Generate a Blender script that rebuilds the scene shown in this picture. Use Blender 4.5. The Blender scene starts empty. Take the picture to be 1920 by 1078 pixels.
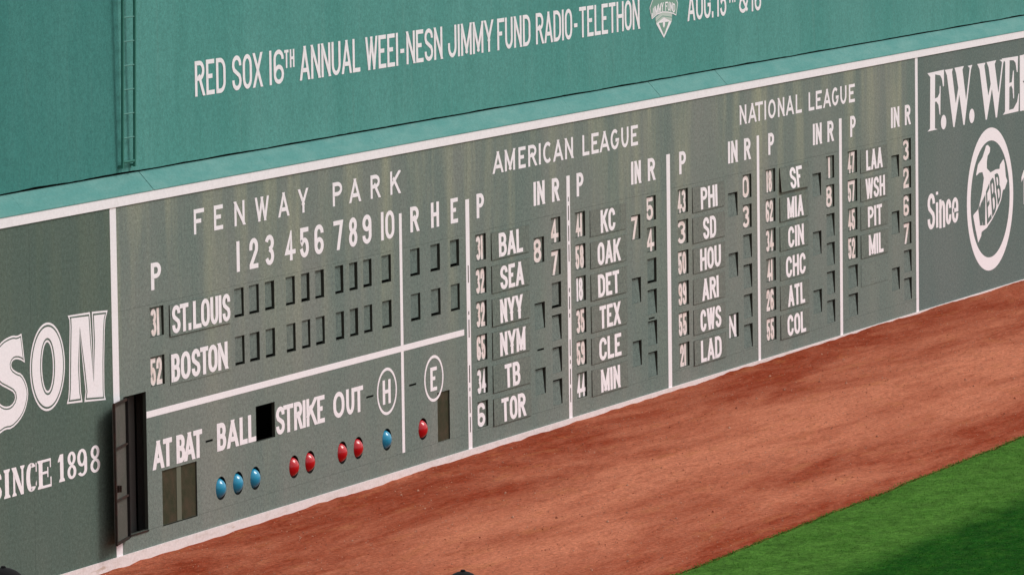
import bpy, bmesh, math, random
from mathutils import Vector, Matrix, Euler, noise
random.seed(7)
R = math.radians
S = bpy.context.scene
C = S.collection

# ------------------------------------------------------------------ camera, sky, sun, exposure
CAM = (-68.2947, -35.7010, 11.4711)
YAW, PITCH, ROLL = R(66.3706), R(-5.86264), R(-0.76304)
fwd = Vector((math.sin(YAW)*math.cos(PITCH), math.cos(YAW)*math.cos(PITCH), math.sin(PITCH)))
r0 = Vector((math.cos(YAW), -math.sin(YAW), 0)); u0 = r0.cross(fwd)
rgt = r0*math.cos(ROLL)+u0*math.sin(ROLL); upv = -r0*math.sin(ROLL)+u0*math.cos(ROLL)
cd = bpy.data.cameras.new('camera'); cam = bpy.data.objects.new('camera', cd); C.objects.link(cam)
cam.matrix_world = Matrix(((rgt.x, upv.x, -fwd.x, CAM[0]), (rgt.y, upv.y, -fwd.y, CAM[1]), (rgt.z, upv.z, -fwd.z, CAM[2]), (0, 0, 0, 1)))
cd.sensor_width = 36; cd.lens = 36*10808.27/1920; cd.clip_start = 0.5; cd.clip_end = 3000
S.camera = cam

SUN = Vector((0.44, -0.54, 0.70)).normalized()
w = bpy.data.worlds.new('World'); S.world = w; w.use_nodes = True
nt = w.node_tree; nt.nodes.clear()
sky = nt.nodes.new('ShaderNodeTexSky'); sky.sky_type = 'NISHITA'; sky.sun_disc = False
sky.sun_elevation = math.asin(SUN.z); sky.sun_rotation = math.atan2(SUN.x, SUN.y)
sky.dust_density = 4; sky.air_density = 1.2
# thin bright cloud cover over the clear sky
tc = nt.nodes.new('ShaderNodeTexCoord')
cn = nt.nodes.new('ShaderNodeTexNoise'); cn.inputs['Scale'].default_value = 2.2; cn.inputs['Detail'].default_value = 6
cr = nt.nodes.new('ShaderNodeMapRange'); cr.inputs[1].default_value = .3; cr.inputs[2].default_value = .7; cr.inputs[3].default_value = .55; cr.inputs[4].default_value = .95
mx = nt.nodes.new('ShaderNodeMix'); mx.data_type = 'RGBA'; mx.inputs[7].default_value = (9.2, 8.9, 9.1, 1)
bg = nt.nodes.new('ShaderNodeBackground'); bg.inputs[1].default_value = 0.075
wo = nt.nodes.new('ShaderNodeOutputWorld')
nt.links.new(tc.outputs['Generated'], cn.inputs['Vector']); nt.links.new(cn.outputs[0], cr.inputs[0]); nt.links.new(cr.outputs[0], mx.inputs[0])
nt.links.new(sky.outputs[0], mx.inputs[6]); nt.links.new(mx.outputs[2], bg.inputs[0]); nt.links.new(bg.outputs[0], wo.inputs[0])
sl = bpy.data.lights.new('sun', 'SUN'); sl.energy = 1.5; sl.angle = R(22); sl.color = (1, .96, .93)
so = bpy.data.objects.new('sun', sl); C.objects.link(so); so.rotation_euler = SUN.to_track_quat('Z', 'Y').to_euler(); so.location = (0, -30, 40)
S.view_settings.view_transform = 'Standard'; S.view_settings.look = 'None'
S.view_settings.exposure = 0.42; S.view_settings.gamma = 1; S.view_settings.use_curve_mapping = False

# ------------------------------------------------------------------ materials
def mat(name, col, rough=.8, spec=.3, **k):
    m = bpy.data.materials.new(name); m.use_nodes = True
    b = m.node_tree.nodes['Principled BSDF']
    b.inputs['Base Color'].default_value = (*col, 1); b.inputs['Roughness'].default_value = rough
    b.inputs['Specular IOR Level'].default_value = spec
    for a, v in k.items(): b.inputs[a].default_value = v
    return m
def N(m, t, **k):
    n = m.node_tree.nodes.new(t)
    for a, v in k.items(): setattr(n, a, v)
    return n
def L(m, a, b): m.node_tree.links.new(a, b)
def pos(m, scale=(1, 1, 1), rot=(0, 0, 0), off=(0, 0, 0)):
    g = N(m, 'ShaderNodeNewGeometry'); p = N(m, 'ShaderNodeMapping')
    p.inputs['Scale'].default_value = scale; p.inputs['Rotation'].default_value = rot; p.inputs['Location'].default_value = off
    L(m, g.outputs['Position'], p.inputs['Vector']); return p.outputs[0]
def noi(m, vec, scale, detail=4, rough=.55, dist=0):
    n = N(m, 'ShaderNodeTexNoise'); n.inputs['Scale'].default_value = scale; n.inputs['Detail'].default_value = detail
    n.inputs['Roughness'].default_value = rough; n.inputs['Distortion'].default_value = dist; L(m, vec, n.inputs['Vector']); return n.outputs[0]
def rng(m, v, a, b, c=0., d=1.):
    n = N(m, 'ShaderNodeMapRange'); n.inputs[1].default_value = a; n.inputs[2].default_value = b; n.inputs[3].default_value = c; n.inputs[4].default_value = d
    L(m, v, n.inputs[0]); return n.outputs[0]
def mix(m, f, a, b, blend='MIX'):
    n = N(m, 'ShaderNodeMix', data_type='RGBA', blend_type=blend)
    for i, v in ((0, f), (6, a), (7, b)):
        if hasattr(v, 'node'): L(m, v, n.inputs[i])
        elif i == 0: n.inputs[0].default_value = v
        else: n.inputs[i].default_value = (*v, 1)
    return n.outputs[2]
def mth(m, op, a, b=0.):
    n = N(m, 'ShaderNodeMath', operation=op)
    for i, v in ((0, a), (1, b)):
        if hasattr(v, 'node'): L(m, v, n.inputs[i])
        else: n.inputs[i].default_value = v
    return n.outputs[0]
def grain(m, col, amt=.18, scale=26):
    g = rng(m, noi(m, pos(m), scale, 3, .8), .3, .7, 1-amt, 1+amt)
    c = N(m, 'ShaderNodeCombineColor'); [L(m, g, c.inputs[i]) for i in range(3)]
    return mix(m, 1., col, c.outputs[0], 'MULTIPLY')
def setc(m, col, bump=None, bs=.2, bd=.01):
    b = m.node_tree.nodes['Principled BSDF']; L(m, col, b.inputs['Base Color'])
    if bump:
        n = N(m, 'ShaderNodeBump'); n.inputs['Strength'].default_value = bs; n.inputs['Distance'].default_value = bd
        L(m, bump, n.inputs['Height']); L(m, n.outputs[0], b.inputs['Normal'])

def board_paint(name, c1, c2, c3, streak=.85):
    m = mat(name, c1, .85, .10)
    big = rng(m, noi(m, pos(m, (1, 1, .35)), .55, 5, .6), .36, .64)
    col = mix(m, big, c1, c2)
    st = rng(m, noi(m, pos(m, (1.6, 1, .16), (0, 0, 0), (3, 0, 0)), 1.1, 5, .6), .47, .68, 0, streak)
    up = rng(m, _z(m), 1.6, 4.7, .12, 1.)
    col = mix(m, mth(m, 'MULTIPLY', st, up), col, c3)
    sm = rng(m, noi(m, pos(m, (1, 1, 1)), 3.5, 6, .7), .52, .75, 0, .3)
    col = mix(m, sm, col, c1)
    drip = rng(m, noi(m, pos(m, (9, 1, .5)), 1.3, 4, .7), .6, .8, 0, .28)
    col = mix(m, drip, col, (c1[0]*.55, c1[1]*.55, c1[2]*.55))
    sc = rng(m, noi(m, pos(m, (1, 1, .8)), 11, 3, .6), .70, .78, 0, .35)
    col = mix(m, sc, col, (.30, .31, .28))
    setc(m, grain(m, grain(m, col, .26, 20), .26, 48), noi(m, pos(m), 9, 5), .25, .01)
    return m
def _z(m):
    g = N(m, 'ShaderNodeNewGeometry'); s = N(m, 'ShaderNodeSeparateXYZ'); L(m, g.outputs['Position'], s.inputs[0]); return s.outputs[2]

M = {}
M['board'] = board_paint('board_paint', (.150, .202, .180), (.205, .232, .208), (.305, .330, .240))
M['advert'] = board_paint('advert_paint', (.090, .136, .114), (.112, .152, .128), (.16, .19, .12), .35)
M['advert_right_hazed'] = board_paint('advert_paint', (.122, .172, .160), (.148, .188, .176), (.17, .20, .16), .3)  # lighter copy of the advert paint; haze at the right put into the colour
M['plate'] = board_paint('plate_paint', (.142, .182, .158), (.178, .194, .172), (.22, .235, .17), .4)
M['blank'] = board_paint('blank_paint', (.125, .175, .158), (.155, .190, .172), (.17, .20, .15), .4)
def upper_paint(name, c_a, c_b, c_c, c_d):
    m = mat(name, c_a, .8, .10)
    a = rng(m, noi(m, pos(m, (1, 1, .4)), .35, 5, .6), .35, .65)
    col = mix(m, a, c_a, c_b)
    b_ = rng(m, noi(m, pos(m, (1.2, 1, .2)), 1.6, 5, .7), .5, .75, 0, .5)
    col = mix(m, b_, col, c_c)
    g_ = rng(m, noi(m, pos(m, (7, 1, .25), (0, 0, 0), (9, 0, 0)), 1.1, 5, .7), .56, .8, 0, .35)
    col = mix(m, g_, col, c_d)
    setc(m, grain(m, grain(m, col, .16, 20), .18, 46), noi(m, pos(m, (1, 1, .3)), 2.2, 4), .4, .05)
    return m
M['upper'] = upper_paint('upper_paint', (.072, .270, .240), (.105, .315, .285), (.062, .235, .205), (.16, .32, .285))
M['upper_left'] = upper_paint('upper_paint_unhazed', (.046, .205, .185), (.068, .240, .218), (.040, .178, .158), (.10, .24, .21))  # darker copy for the left panels; the haze difference sits in the colour
m = M['ledge'] = mat('ledge_paint', (.13, .40, .31), .8, .08)
setc(m, grain(m, mix(m, rng(m, noi(m, pos(m, (1, 3, 3)), 1.1, 5, .7), .4, .7), (.095, .270, .250), (.145, .315, .290)), .12, 28))
m = M['white'] = mat('white_paint', (.80, .745, .76), .6, .3)
setc(m, grain(m, mix(m, rng(m, noi(m, pos(m), 2.5, 6, .75), .52, .8, 0, .5), (.90, .885, .915), (.74, .715, .715)), .07, 26))
m = M['white_letter'] = mat('letter_paint', (.82, .76, .78), .6, .3)
setc(m, grain(m, mix(m, rng(m, noi(m, pos(m), 4, 6, .75), .55, .8, 0, .4), (.91, .89, .925), (.70, .675, .68)), .06, 26))
m = M['digit'] = mat('digit_paint', (.74, .62, .56), .6, .3)
setc(m, grain(m, mix(m, rng(m, noi(m, pos(m), 5, 6, .75), .42, .72, 0, .8), (.88, .81, .80), (.68, .54, .47)), .1, 26))
m = M['board_white'] = mat('base_board_paint', (.72, .68, .66), .7, .2)
c0 = mix(m, rng(m, noi(m, pos(m, (1, 1, 4)), 2.2, 6, .75), .5, .72, 0, .55), (.78, .725, .72), (.55, .46, .40))
c0 = mix(m, rng(m, noi(m, pos(m, (.35, 1, 1.4), (0, 0, 0), (2, 0, 0)), 3.1, 4, .6), .66, .76, 0, .8), c0, (.40, .26, .14))
setc(m, grain(m, c0, .1, 26))
m = M['emblem'] = mat('emblem_paint', (.50, .60, .55), .6, .3)
M['emblem_green'] = mat('emblem_green_paint', (.19, .36, .29), .6, .3)
M['dark_edge'] = mat('dark_shaded_edge', (.035, .028, .022), .8, .2)  # plate edges and slits: their shade is painted in as a near-black colour
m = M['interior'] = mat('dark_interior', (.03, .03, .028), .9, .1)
M['jamb'] = mat('shaded_steel_edge', (.040, .048, .038), .8, .2)  # steel sides of the openings, recess shade deepened in the colour
M['post'] = mat('dark_post', (.07, .07, .065), .8, .2)
m = M['ladder'] = mat('ladder_paint', (.035, .165, .13), .7, .15)
M['rung'] = mat('rung_paint', (.10, .28, .245), .6, .2)
m = M['gap'] = mat('gap_black', (.008, .01, .008), .9, .1)
m = M['door_face'] = mat('door_sheet', (.07, .07, .06), .7, .25)
setc(m, grain(m, mix(m, rng(m, noi(m, pos(m, (1, 1, .5)), 3, 6, .7), .42, .66), (.070, .078, .064), (.10, .095, .085)), .2, 26))
m = M['door_rail'] = mat('door_rail_rusty', (.12, .05, .035), .75, .25)
setc(m, mix(m, rng(m, noi(m, pos(m), 6, 6, .7), .45, .65), (.016, .014, .010), (.05, .020, .014)))
m = M['mesh'] = mat('screen_wire', (.09, .085, .045), .7, .3)
setc(m, mix(m, rng(m, noi(m, pos(m), 4, 6, .75), .4, .7), (.07, .08, .042), (.15, .11, .07)))
m = M['screen_back'] = mat('screen_backing', (.05, .048, .03), .9, .1)
setc(m, grain(m, mix(m, rng(m, noi(m, pos(m), 5, 6, .8), .4, .68), (.036, .038, .021), (.085, .07, .04)), .5, 30))
M['mullion'] = mat('screen_mullion', (.13, .145, .105), .8, .2)
def lens(n, c, e):
    return mat(n, c, .3, .3, **{'Coat Weight': .7, 'Coat Roughness': .03, 'Coat IOR': 1.45})
M['blue_lens'] = lens('blue_glass', (.0, .27, .46), 0)
M['red_lens'] = lens('red_glass', (.50, .0, .008), 0)
M['black'] = mat('black_rubber', (.01, .01, .01), .6, .3)
M['cap'] = mat('cap_cloth', (.003, .0035, .004), .85, .2)
M['skin'] = mat('skin', (.45, .26, .19), .6, .3)
M['shirt'] = mat('shirt', (.05, .06, .09), .9, .2)
M['trousers'] = mat('trousers', (.08, .08, .09), .9, .2)
M['concrete'] = mat('concrete', (.30, .29, .27), .9, .2)
# red crushed brick track
m = M['dirt'] = mat('track_dirt', (.42, .12, .06), 1., .02)
v1 = pos(m, (.16, .62, 1), (0, 0, R(-11)))
v2 = pos(m, (.5, 2.1, 1), (0, 0, R(-9)))
v3 = pos(m, (1.9, 7.5, 1), (0, 0, R(-14)))
v4 = pos(m, (4, 13, 1), (0, 0, R(-6)))
g = N(m, 'ShaderNodeNewGeometry'); sp = N(m, 'ShaderNodeSeparateXYZ'); L(m, g.outputs['Position'], sp.inputs[0])
band = mth(m, 'MULTIPLY', rng(m, sp.outputs[1], -7.4, -4.6), rng(m, sp.outputs[1], -.8, -3.2))
patch = rng(m, mth(m, 'ADD', mth(m, 'MULTIPLY', band, .235), noi(m, v1, 1.0, 5, .62, .5)), .50, .78)
col = mix(m, patch, (.245, .041, .017), (.53, .185, .105))
col = mix(m, rng(m, noi(m, v2, 1.0, 6, .7, .6), .45, .66, 0, .45), col, (.43, .145, .085))
col = mix(m, rng(m, noi(m, v3, 1.0, 6, .75, .5), .48, .70, 0, .52), col, (.23, .040, .015))
col = mix(m, rng(m, noi(m, pos(m, (.9, 2.6, 1)), 1.0, 4, .6), .56, .74, 0, .4), col, (.42, .16, .06))
col = mix(m, rng(m, noi(m, v4, 1.0, 5, .8, .3), .45, .75, 0, .30), col, (.48, .185, .115))
col = mix(m, rng(m, noi(m, pos(m, (1, 1.7, 1)), 9, 5, .8), .60, .72, 0, .30), col, (.17, .036, .016))
setc(m, grain(m, col, .38, 17), noi(m, pos(m, (1, 1.6, 1)), 7, 6, .75), .7, .04)
# mown grass
def grass_mat(name, k):
    m = mat(name, (.05, .14, .03), 1., .03)
    g = N(m, 'ShaderNodeNewGeometry'); sp = N(m, 'ShaderNodeSeparateXYZ'); L(m, g.outputs['Position'], sp.inputs[0])
    wob = rng(m, noi(m, pos(m), 1.4, 5), .3, .7, -.13, .13)
    y = mth(m, 'ADD', sp.outputs[1], wob)
    # mowing stripes laid parallel to the wall, each about 2.6 m wide
    ph = N(m, 'ShaderNodeMath', operation='PINGPONG'); L(m, mth(m, 'ADD', y, 12.15), ph.inputs[0]); ph.inputs[1].default_value = 2.6
    f = rng(m, ph.outputs[0], 1.75+.72, 1.75+1.0-.2)
    st = rng(m, ph.outputs[0], 2.45, 2.6)
    dark = N(m, 'ShaderNodeMath', operation='LESS_THAN')
    fr = rng(m, y, -9.78, -9.22)
    col = mix(m, fr, (.006*k, .060*k, .004*k), (.064*k, .168*k, .025*k))
    col = mix(m, rng(m, noi(m, pos(m, (1, 1.6, 1)), 1.6, 5, .7), .45, .7, 0, .6), col, (.022*k, .095*k, .007*k))
    col = mix(m, rng(m, noi(m, pos(m, (1, 2.5, 1)), 8, 5, .8), .5, .75, 0, .38), col, (.09*k, .18*k, .035*k))
    setc(m, grain(m, grain(m, grain(m, col, .38, 16), .30, 5), .16, 1.7), noi(m, pos(m), 30, 5, .8), .6, .03)
    return m
M['lawn'] = grass_mat('lawn_grass', .95); M['blades'] = grass_mat('blade_grass', 1.2)

# ------------------------------------------------------------------ mesh helpers
def tag(o, label=None, cat=None, group=None, kind=None):
    if label: o['label'] = label
    if cat: o['category'] = cat
    if group: o['group'] = group
    if kind: o['kind'] = kind
    return o
def empty(name, loc, label, cat, group=None):
    o = bpy.data.objects.new(name, None); o.location = loc; o.empty_display_size = .1; C.objects.link(o)
    return tag(o, label, cat, group)
def obj(name, vs, fs, m, parent=None, smooth=False, mi=None):
    me = bpy.data.meshes.new(name)
    if parent is not None:
        p = Vector((0, 0, 0)); q = parent
        while q is not None: p += Vector(q.location); q = q.parent
        vs = [(v[0]-p.x, v[1]-p.y, v[2]-p.z) for v in vs]
    me.from_pydata(vs, [], fs)
    for mm in (m if isinstance(m, (list, tuple)) else [m]): me.materials.append(mm)
    if mi: me.polygons.foreach_set('material_index', mi)
    if smooth: me.polygons.foreach_set('use_smooth', [True]*len(fs))
    me.update()
    o = bpy.data.objects.new(name, me); C.objects.link(o)
    if parent is not None: o.parent = parent
    return o
class MB:
    def __init__(s): s.v = []; s.f = []; s.mi = []
    def poly(s, pts, k=0):
        n = len(s.v); s.v += [tuple(p) for p in pts]; s.f.append(tuple(range(n, n+len(pts)))); s.mi.append(k)
    def box(s, x0, x1, y0, y1, z0, z1, k=0):
        n = len(s.v)
        s.v += [(x0, y0, z0), (x1, y0, z0), (x1, y1, z0), (x0, y1, z0), (x0, y0, z1), (x1, y0, z1), (x1, y1, z1), (x0, y1, z1)]
        for f in ((0, 3, 2, 1), (4, 5, 6, 7), (0, 1, 5, 4), (1, 2, 6, 5), (2, 3, 7, 6), (3, 0, 4, 7)): s.f.append(tuple(n+i for i in f)); s.mi.append(k)
    def tube(s, a, b, r, n=8, k=0):
        a = Vector(a); b = Vector(b); d = (b-a).normalized(); u = d.orthogonal().normalized(); v = d.cross(u); i0 = len(s.v)
        for p in (a, b):
            for i in range(n):
                t = 2*math.pi*i/n; s.v.append(tuple(p+u*r*math.cos(t)+v*r*math.sin(t)))
        for i in range(n): j = (i+1) % n; s.f.append((i0+i, i0+j, i0+n+j, i0+n+i)); s.mi.append(k)
        s.f.append(tuple(i0+i for i in range(n))[::-1]); s.f.append(tuple(i0+n+i for i in range(n))); s.mi += [k, k]
    def build(s, name, m, parent=None, smooth=False): return obj(name, s.v, s.f, m, parent, smooth, s.mi)

# ------------------------------------------------------------------ lettering: stroke alphabet, pen is an ellipse tx by tz
def arc(cx, cy, rx, ry, a0, a1, n=9):
    return [(cx+rx*math.cos(R(a0+(a1-a0)*i/n)), cy+ry*math.sin(R(a0+(a1-a0)*i/n))) for i in range(n+1)]
def glyph(ch, q):
    # strokes: (points, kind) kind: 's' square ends, 'b' butt ends, 'c' closed
    A = arc
    if ch == 'A': return [([(0, 0), (.5, 1)], 's'), ([(.5, 1), (1, 0)], 's'), ([(.2, .26), (.8, .26)], 'b')]
    if ch == 'B': return [([(0, 0), (0, 1)], 's'), ([(0, 1)]+A(.55, .76, .4, .24, 90, -90)+[(0, .52)], 'b'), ([(0, .52)]+A(.55, .26, .45, .26, 90, -90)+[(0, 0)], 'b')]
    if ch == 'C' and q > .45: return [(A(.5, .5, .5, .5, 48, 312, 18), 'b')]
    if ch == 'C': return [([(1, .70)]+A(.5, 1-q, .5, q, 0, 180)+A(.5, q, .5, q, 180, 360)+[(1, .30)], 'b')]
    if ch == 'D': return [([(0, 0), (0, 1)], 's'), ([(0, 1), (.3, 1)]+A(.4, 1-q, .6, q, 90, 0)+A(.4, q, .6, q, 0, -90)+[(.3, 0), (0, 0)], 'b')]
    if ch == 'E': return [([(1, 1), (0, 1), (0, 0), (1, 0)], 'S'), ([(0, .53), (.85, .53)], 'b')]
    if ch == 'F': return [([(1, 1), (0, 1), (0, 0)], 's'), ([(0, .52), (.85, .52)], 'b')]
    if ch == 'G' and q > .45: return [(A(.5, .5, .5, .5, 48, 345, 18)+[(1, .44), (.6, .44)], 'b')]
    if ch == 'G': return [([(1, .72)]+A(.5, 1-q, .5, q, 0, 180)+A(.5, q, .5, q, 180, 360)+[(1, .46), (.55, .46)], 'b')]
    if ch == 'H': return [([(0, 0), (0, 1)], 's'), ([(1, 0), (1, 1)], 's'), ([(0, .52), (1, .52)], 'b')]
    if ch in 'I1': return [([(.5, 0), (.5, 1)], 's')]
    if ch == 'J': return [([(1, 1), (1, q)]+A(.5, q, .5, q, 0, -180)+[(0, .32)], 's')]
    if ch == 'K': return [([(0, 0), (0, 1)], 's'), ([(1, 1), (.1, .42)], 's'), ([(.38, .62), (1, 0)], 's')]
    if ch == 'L': return [([(0, 1), (0, 0), (1, 0)], 'S')]
    if ch == 'M': return [([(0, 0), (0, 1)], 's'), ([(1, 0), (1, 1)], 's'), ([(0, 1), (.5, .12)], 's'), ([(.5, .12), (1, 1)], 's')]
    if ch == 'N': return [([(0, 0), (0, 1)], 's'), ([(1, 0), (1, 1)], 's'), ([(0, 1), (1, 0)], 's')]
    if ch in 'O0': return [(A(.5, 1-q, .5, q, 0, 180)+A(.5, q, .5, q, 180, 360), 'c')]
    if ch == 'P': return [([(0, 0), (0, 1)], 's'), ([(0, 1)]+A(.5, .75, .5, .25, 90, -90)+[(0, .5)], 'b')]
    if ch == 'R': return [([(0, 0), (0, 1)], 's'), ([(0, 1)]+A(.5, .75, .5, .25, 90, -90)+[(0, .5)], 'b'), ([(.5, .5), (1, 0)], 's')]
    if ch == 'S': return [([(1, .73), (1, .78)]+A(.5, .78, .5, .22, 0, 180)+[(0, .72)]+[(.12, .6), (.5, .5), (.88, .4)]+[(1, .28)]+A(.5, .22, .5, .22, 0, -180)+[(0, .27)], 'b')]
    if ch == 'T': return [([(0, 1), (1, 1)], 'S'), ([(.5, 0), (.5, 1)], 's')]
    if ch == 'U': return [([(0, 1)]+A(.5, q, .5, q, 180, 360)+[(1, 1)], 's')]
    if ch == 'W': return [([(0, 1), (.25, 0)], 's'), ([(.25, 0), (.5, .95)], 's'), ([(.5, .95), (.75, 0)], 's'), ([(.75, 0), (1, 1)], 's')]
    if ch == 'X': return [([(0, 0), (1, 1)], 's'), ([(0, 1), (1, 0)], 's')]
    if ch == 'Y': return [([(0, 1), (.5, .42)], 's'), ([(1, 1), (.5, .42)], 's'), ([(.5, 0), (.5, .46)], 's')]
    if ch == '-': return [([(0, .42), (1, .42)], 'b')]
    if ch == '.': return [([(.5, 0), (.5, .04)], 's')]
    if ch == '&': return [([(1, 0), (.18, .68)]+A(.42, .82, .27, .18, 180, 0)+[(.6, .68), (.1, .42)]+A(.42, .22, .42, .22, 150, 340)+[(1, .42)], 'b')]
    if ch == '2': return [([(0, .72)]+A(.5, .76, .5, .24, 180, 0)+[(.95, .6), (0, .06), (0, 0), (1, 0)], 'S')]
    if ch == '3': return [(A(.5, .77, .5, .23, 165, -60)+[(.45, .53)], 'b'), ([(.45, .53)]+A(.5, .25, .5, .25, 70, -165), 'b')]
    if ch == '4': return [([(.72, 0), (.72, 1), (0, .24), (1, .24)], 's')]
    if ch == '5': return [([(.95, 1), (.04, 1), (.02, .55)]+A(.48, .32, .5, .28, 140, 0, 7)+A(.48, .25, .5, .25, 0, -165), 'S')]
    if ch == '6': return [([(1, .74)]+A(.5, .77, .5, .23, 0, 180)+[(0, .3)]+A(.5, .25, .5, .25, 180, 540, 16), 'b')]
    if ch == '7': return [([(0, 1), (1, 1), (.38, 0)], 's')]
    if ch == '8': return [(A(.5, .77, .46, .23, -90, 270, 16), 'c'), (A(.5, .26, .5, .26, 90, 450, 16), 'c')]
    if ch == '9': return [([(0, .26)]+A(.5, .23, .5, .23, 180, 360)+[(1, .7)]+A(.5, .75, .5, .25, 0, 360, 16), 'b')]
    return []
WID = {'I': .0, '1': .0, '.': .0, 'M': 1.25, 'W': 1.35, '-': .7, 'T': .95, 'L': .85, 'E': .88, 'F': .85, 'A': 1.08, 'Y': 1.05}
def clip(poly, zmax, zmin):
    for sgn, lim in ((1, zmax), (-1, -zmin)):
        out = []
        for i, p in enumerate(poly):
            q = poly[i-1]; a = sgn*q[1]-lim; b = sgn*p[1]-lim
            if (a <= 0) != (b <= 0): t = a/(a-b); out.append((q[0]+t*(p[0]-q[0]), q[1]+t*(p[1]-q[1])))
            if b <= 0: out.append(p)
        poly = out
        if len(poly) < 3: return []
    return poly
def ribbon(pts, kind, tx, tz):
    P = [Vector((x/tx, z/tz)) for x, z in pts]
    Q = [P[0]]
    for p in P[1:]:
        if (p-Q[-1]).length > 1e-4: Q.append(p)
    P = Q; n = len(P); closed = kind == 'c'
    if closed and (P[0]-P[-1]).length < 1e-3: P.pop(); n -= 1
    if not closed:
        e = {'s': .9, 'S': .5, 'b': 0}[kind]
        P[0] = P[0]+(P[0]-P[1]).normalized()*e; P[-1] = P[-1]+(P[-1]-P[-2]).normalized()*e
    Lf, Rt = [], []
    for i in range(n):
        d1 = (P[i]-P[i-1]).normalized() if (closed or i > 0) else None
        d2 = (P[(i+1) % n]-P[i]).normalized() if (closed or i < n-1) else None
        if d1 is None: d1 = d2
        if d2 is None: d2 = d1
        n1 = Vector((-d1.y, d1.x)); n2 = Vector((-d2.y, d2.x)); mm = n1+n2
        if mm.length < 1e-3: mm = n1
        mm.normalize(); k = .5/max(mm.dot(n1), .42); Lf.append(P[i]+mm*k); Rt.append(P[i]-mm*k)
    out = []
    for i in range(n if closed else n-1):
        j = (i+1) % n; out.append([(p.x*tx, p.y*tz) for p in (Lf[i], Rt[i], Rt[j], Lf[j])])
    return out
def letter_polys(ch, x0, x1, z0, z1, tx, tz, q=.3):
    res = []
    for si, (pts, kind) in enumerate(glyph(ch, q)):
        P = [(x0+tx/2+u*(x1-x0-tx), z0+tz/2+v*(z1-z0-tz)) for u, v in pts]
        res.append([pp for pp in (clip(r, z1, z0) for r in ribbon(P, kind, tx, tz)) if pp])
    return res
def text(mb, s, x0, x1, z0, z1, tx, tz, y, gap=.35, q=.3, boxes=None, k=0):
    """s spread over x0..x1 (or one box per letter); gap in units of stem width"""
    if boxes is None:
        ws = [WID.get(c, 1.) for c in s]; fixed = sum(tx for v in ws if v == 0)+gap*tx*(len(s)-1)
        unit = (x1-x0-fixed)/max(sum(ws), 1e-6) if sum(ws) else 0; x = x0; boxes = []
        for v in ws:
            wd = tx if v == 0 else v*unit; boxes.append((x, x+wd)); x += wd+gap*tx
    for j, (ch, (a, b)) in enumerate(zip(s, boxes)):
        if ch == ' ': continue
        for si, st in enumerate(letter_polys(ch, a, b, z0, z1, tx, tz, q)):
            yy = y-.0012*si-.0002*(j % 2)
            for qi, p in enumerate(st): mb.poly([(px, yy-.00004*qi, pz) for px, pz in p], k)
def poly2d(mb, pts, y, k=0):
    a = sum(pts[i-1][0]*pts[i][1]-pts[i][0]*pts[i-1][1] for i in range(len(pts)))
    if a < 0: pts = pts[::-1]
    mb.poly([(x, y, z) for x, z in pts], k)
def smooth2d(pts, it=2):
    for _ in range(it):
        o = []
        for i in range(len(pts)):
            a, b = pts[i], pts[(i+1) % len(pts)]
            o += [(a[0]*.75+b[0]*.25, a[1]*.75+b[1]*.25), (a[0]*.25+b[0]*.75, a[1]*.25+b[1]*.75)]
        pts = o
    return pts
def inset(pts, d):
    a = sum(pts[i-1][0]*pts[i][1]-pts[i][0]*pts[i-1][1] for i in range(len(pts)))
    if a < 0: pts = pts[::-1]
    pts = [p for i, p in enumerate(pts) if math.dist(p, pts[i-1]) > 1e-4]
    o = []; n = len(pts)
    for i in range(n):
        p, a_, b = Vector(pts[i]), Vector(pts[i-1]), Vector(pts[(i+1) % n])
        d1 = (p-a_).normalized(); d2 = (b-p).normalized(); n1 = Vector((-d1.y, d1.x)); n2 = Vector((-d2.y, d2.x)); mm = (n1+n2)
        if mm.length < 1e-3: mm = n1
        mm.normalize(); o.append(tuple(p+mm*d/max(mm.dot(n1), .55)))
    return o
def ell(cx, cz, rx, rz, n=40): return [(cx+rx*math.cos(2*math.pi*i/n), cz+rz*math.sin(2*math.pi*i/n)) for i in range(n)]
def ring(mb, o, i, y, k=0):
    n = len(o)
    for a in range(n):
        b = (a+1) % n; mb.poly([(o[a][0], y, o[a][1]), (o[b][0], y, o[b][1]), (i[b][0], y, i[b][1]), (i[a][0], y, i[a][1])], k)

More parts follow.
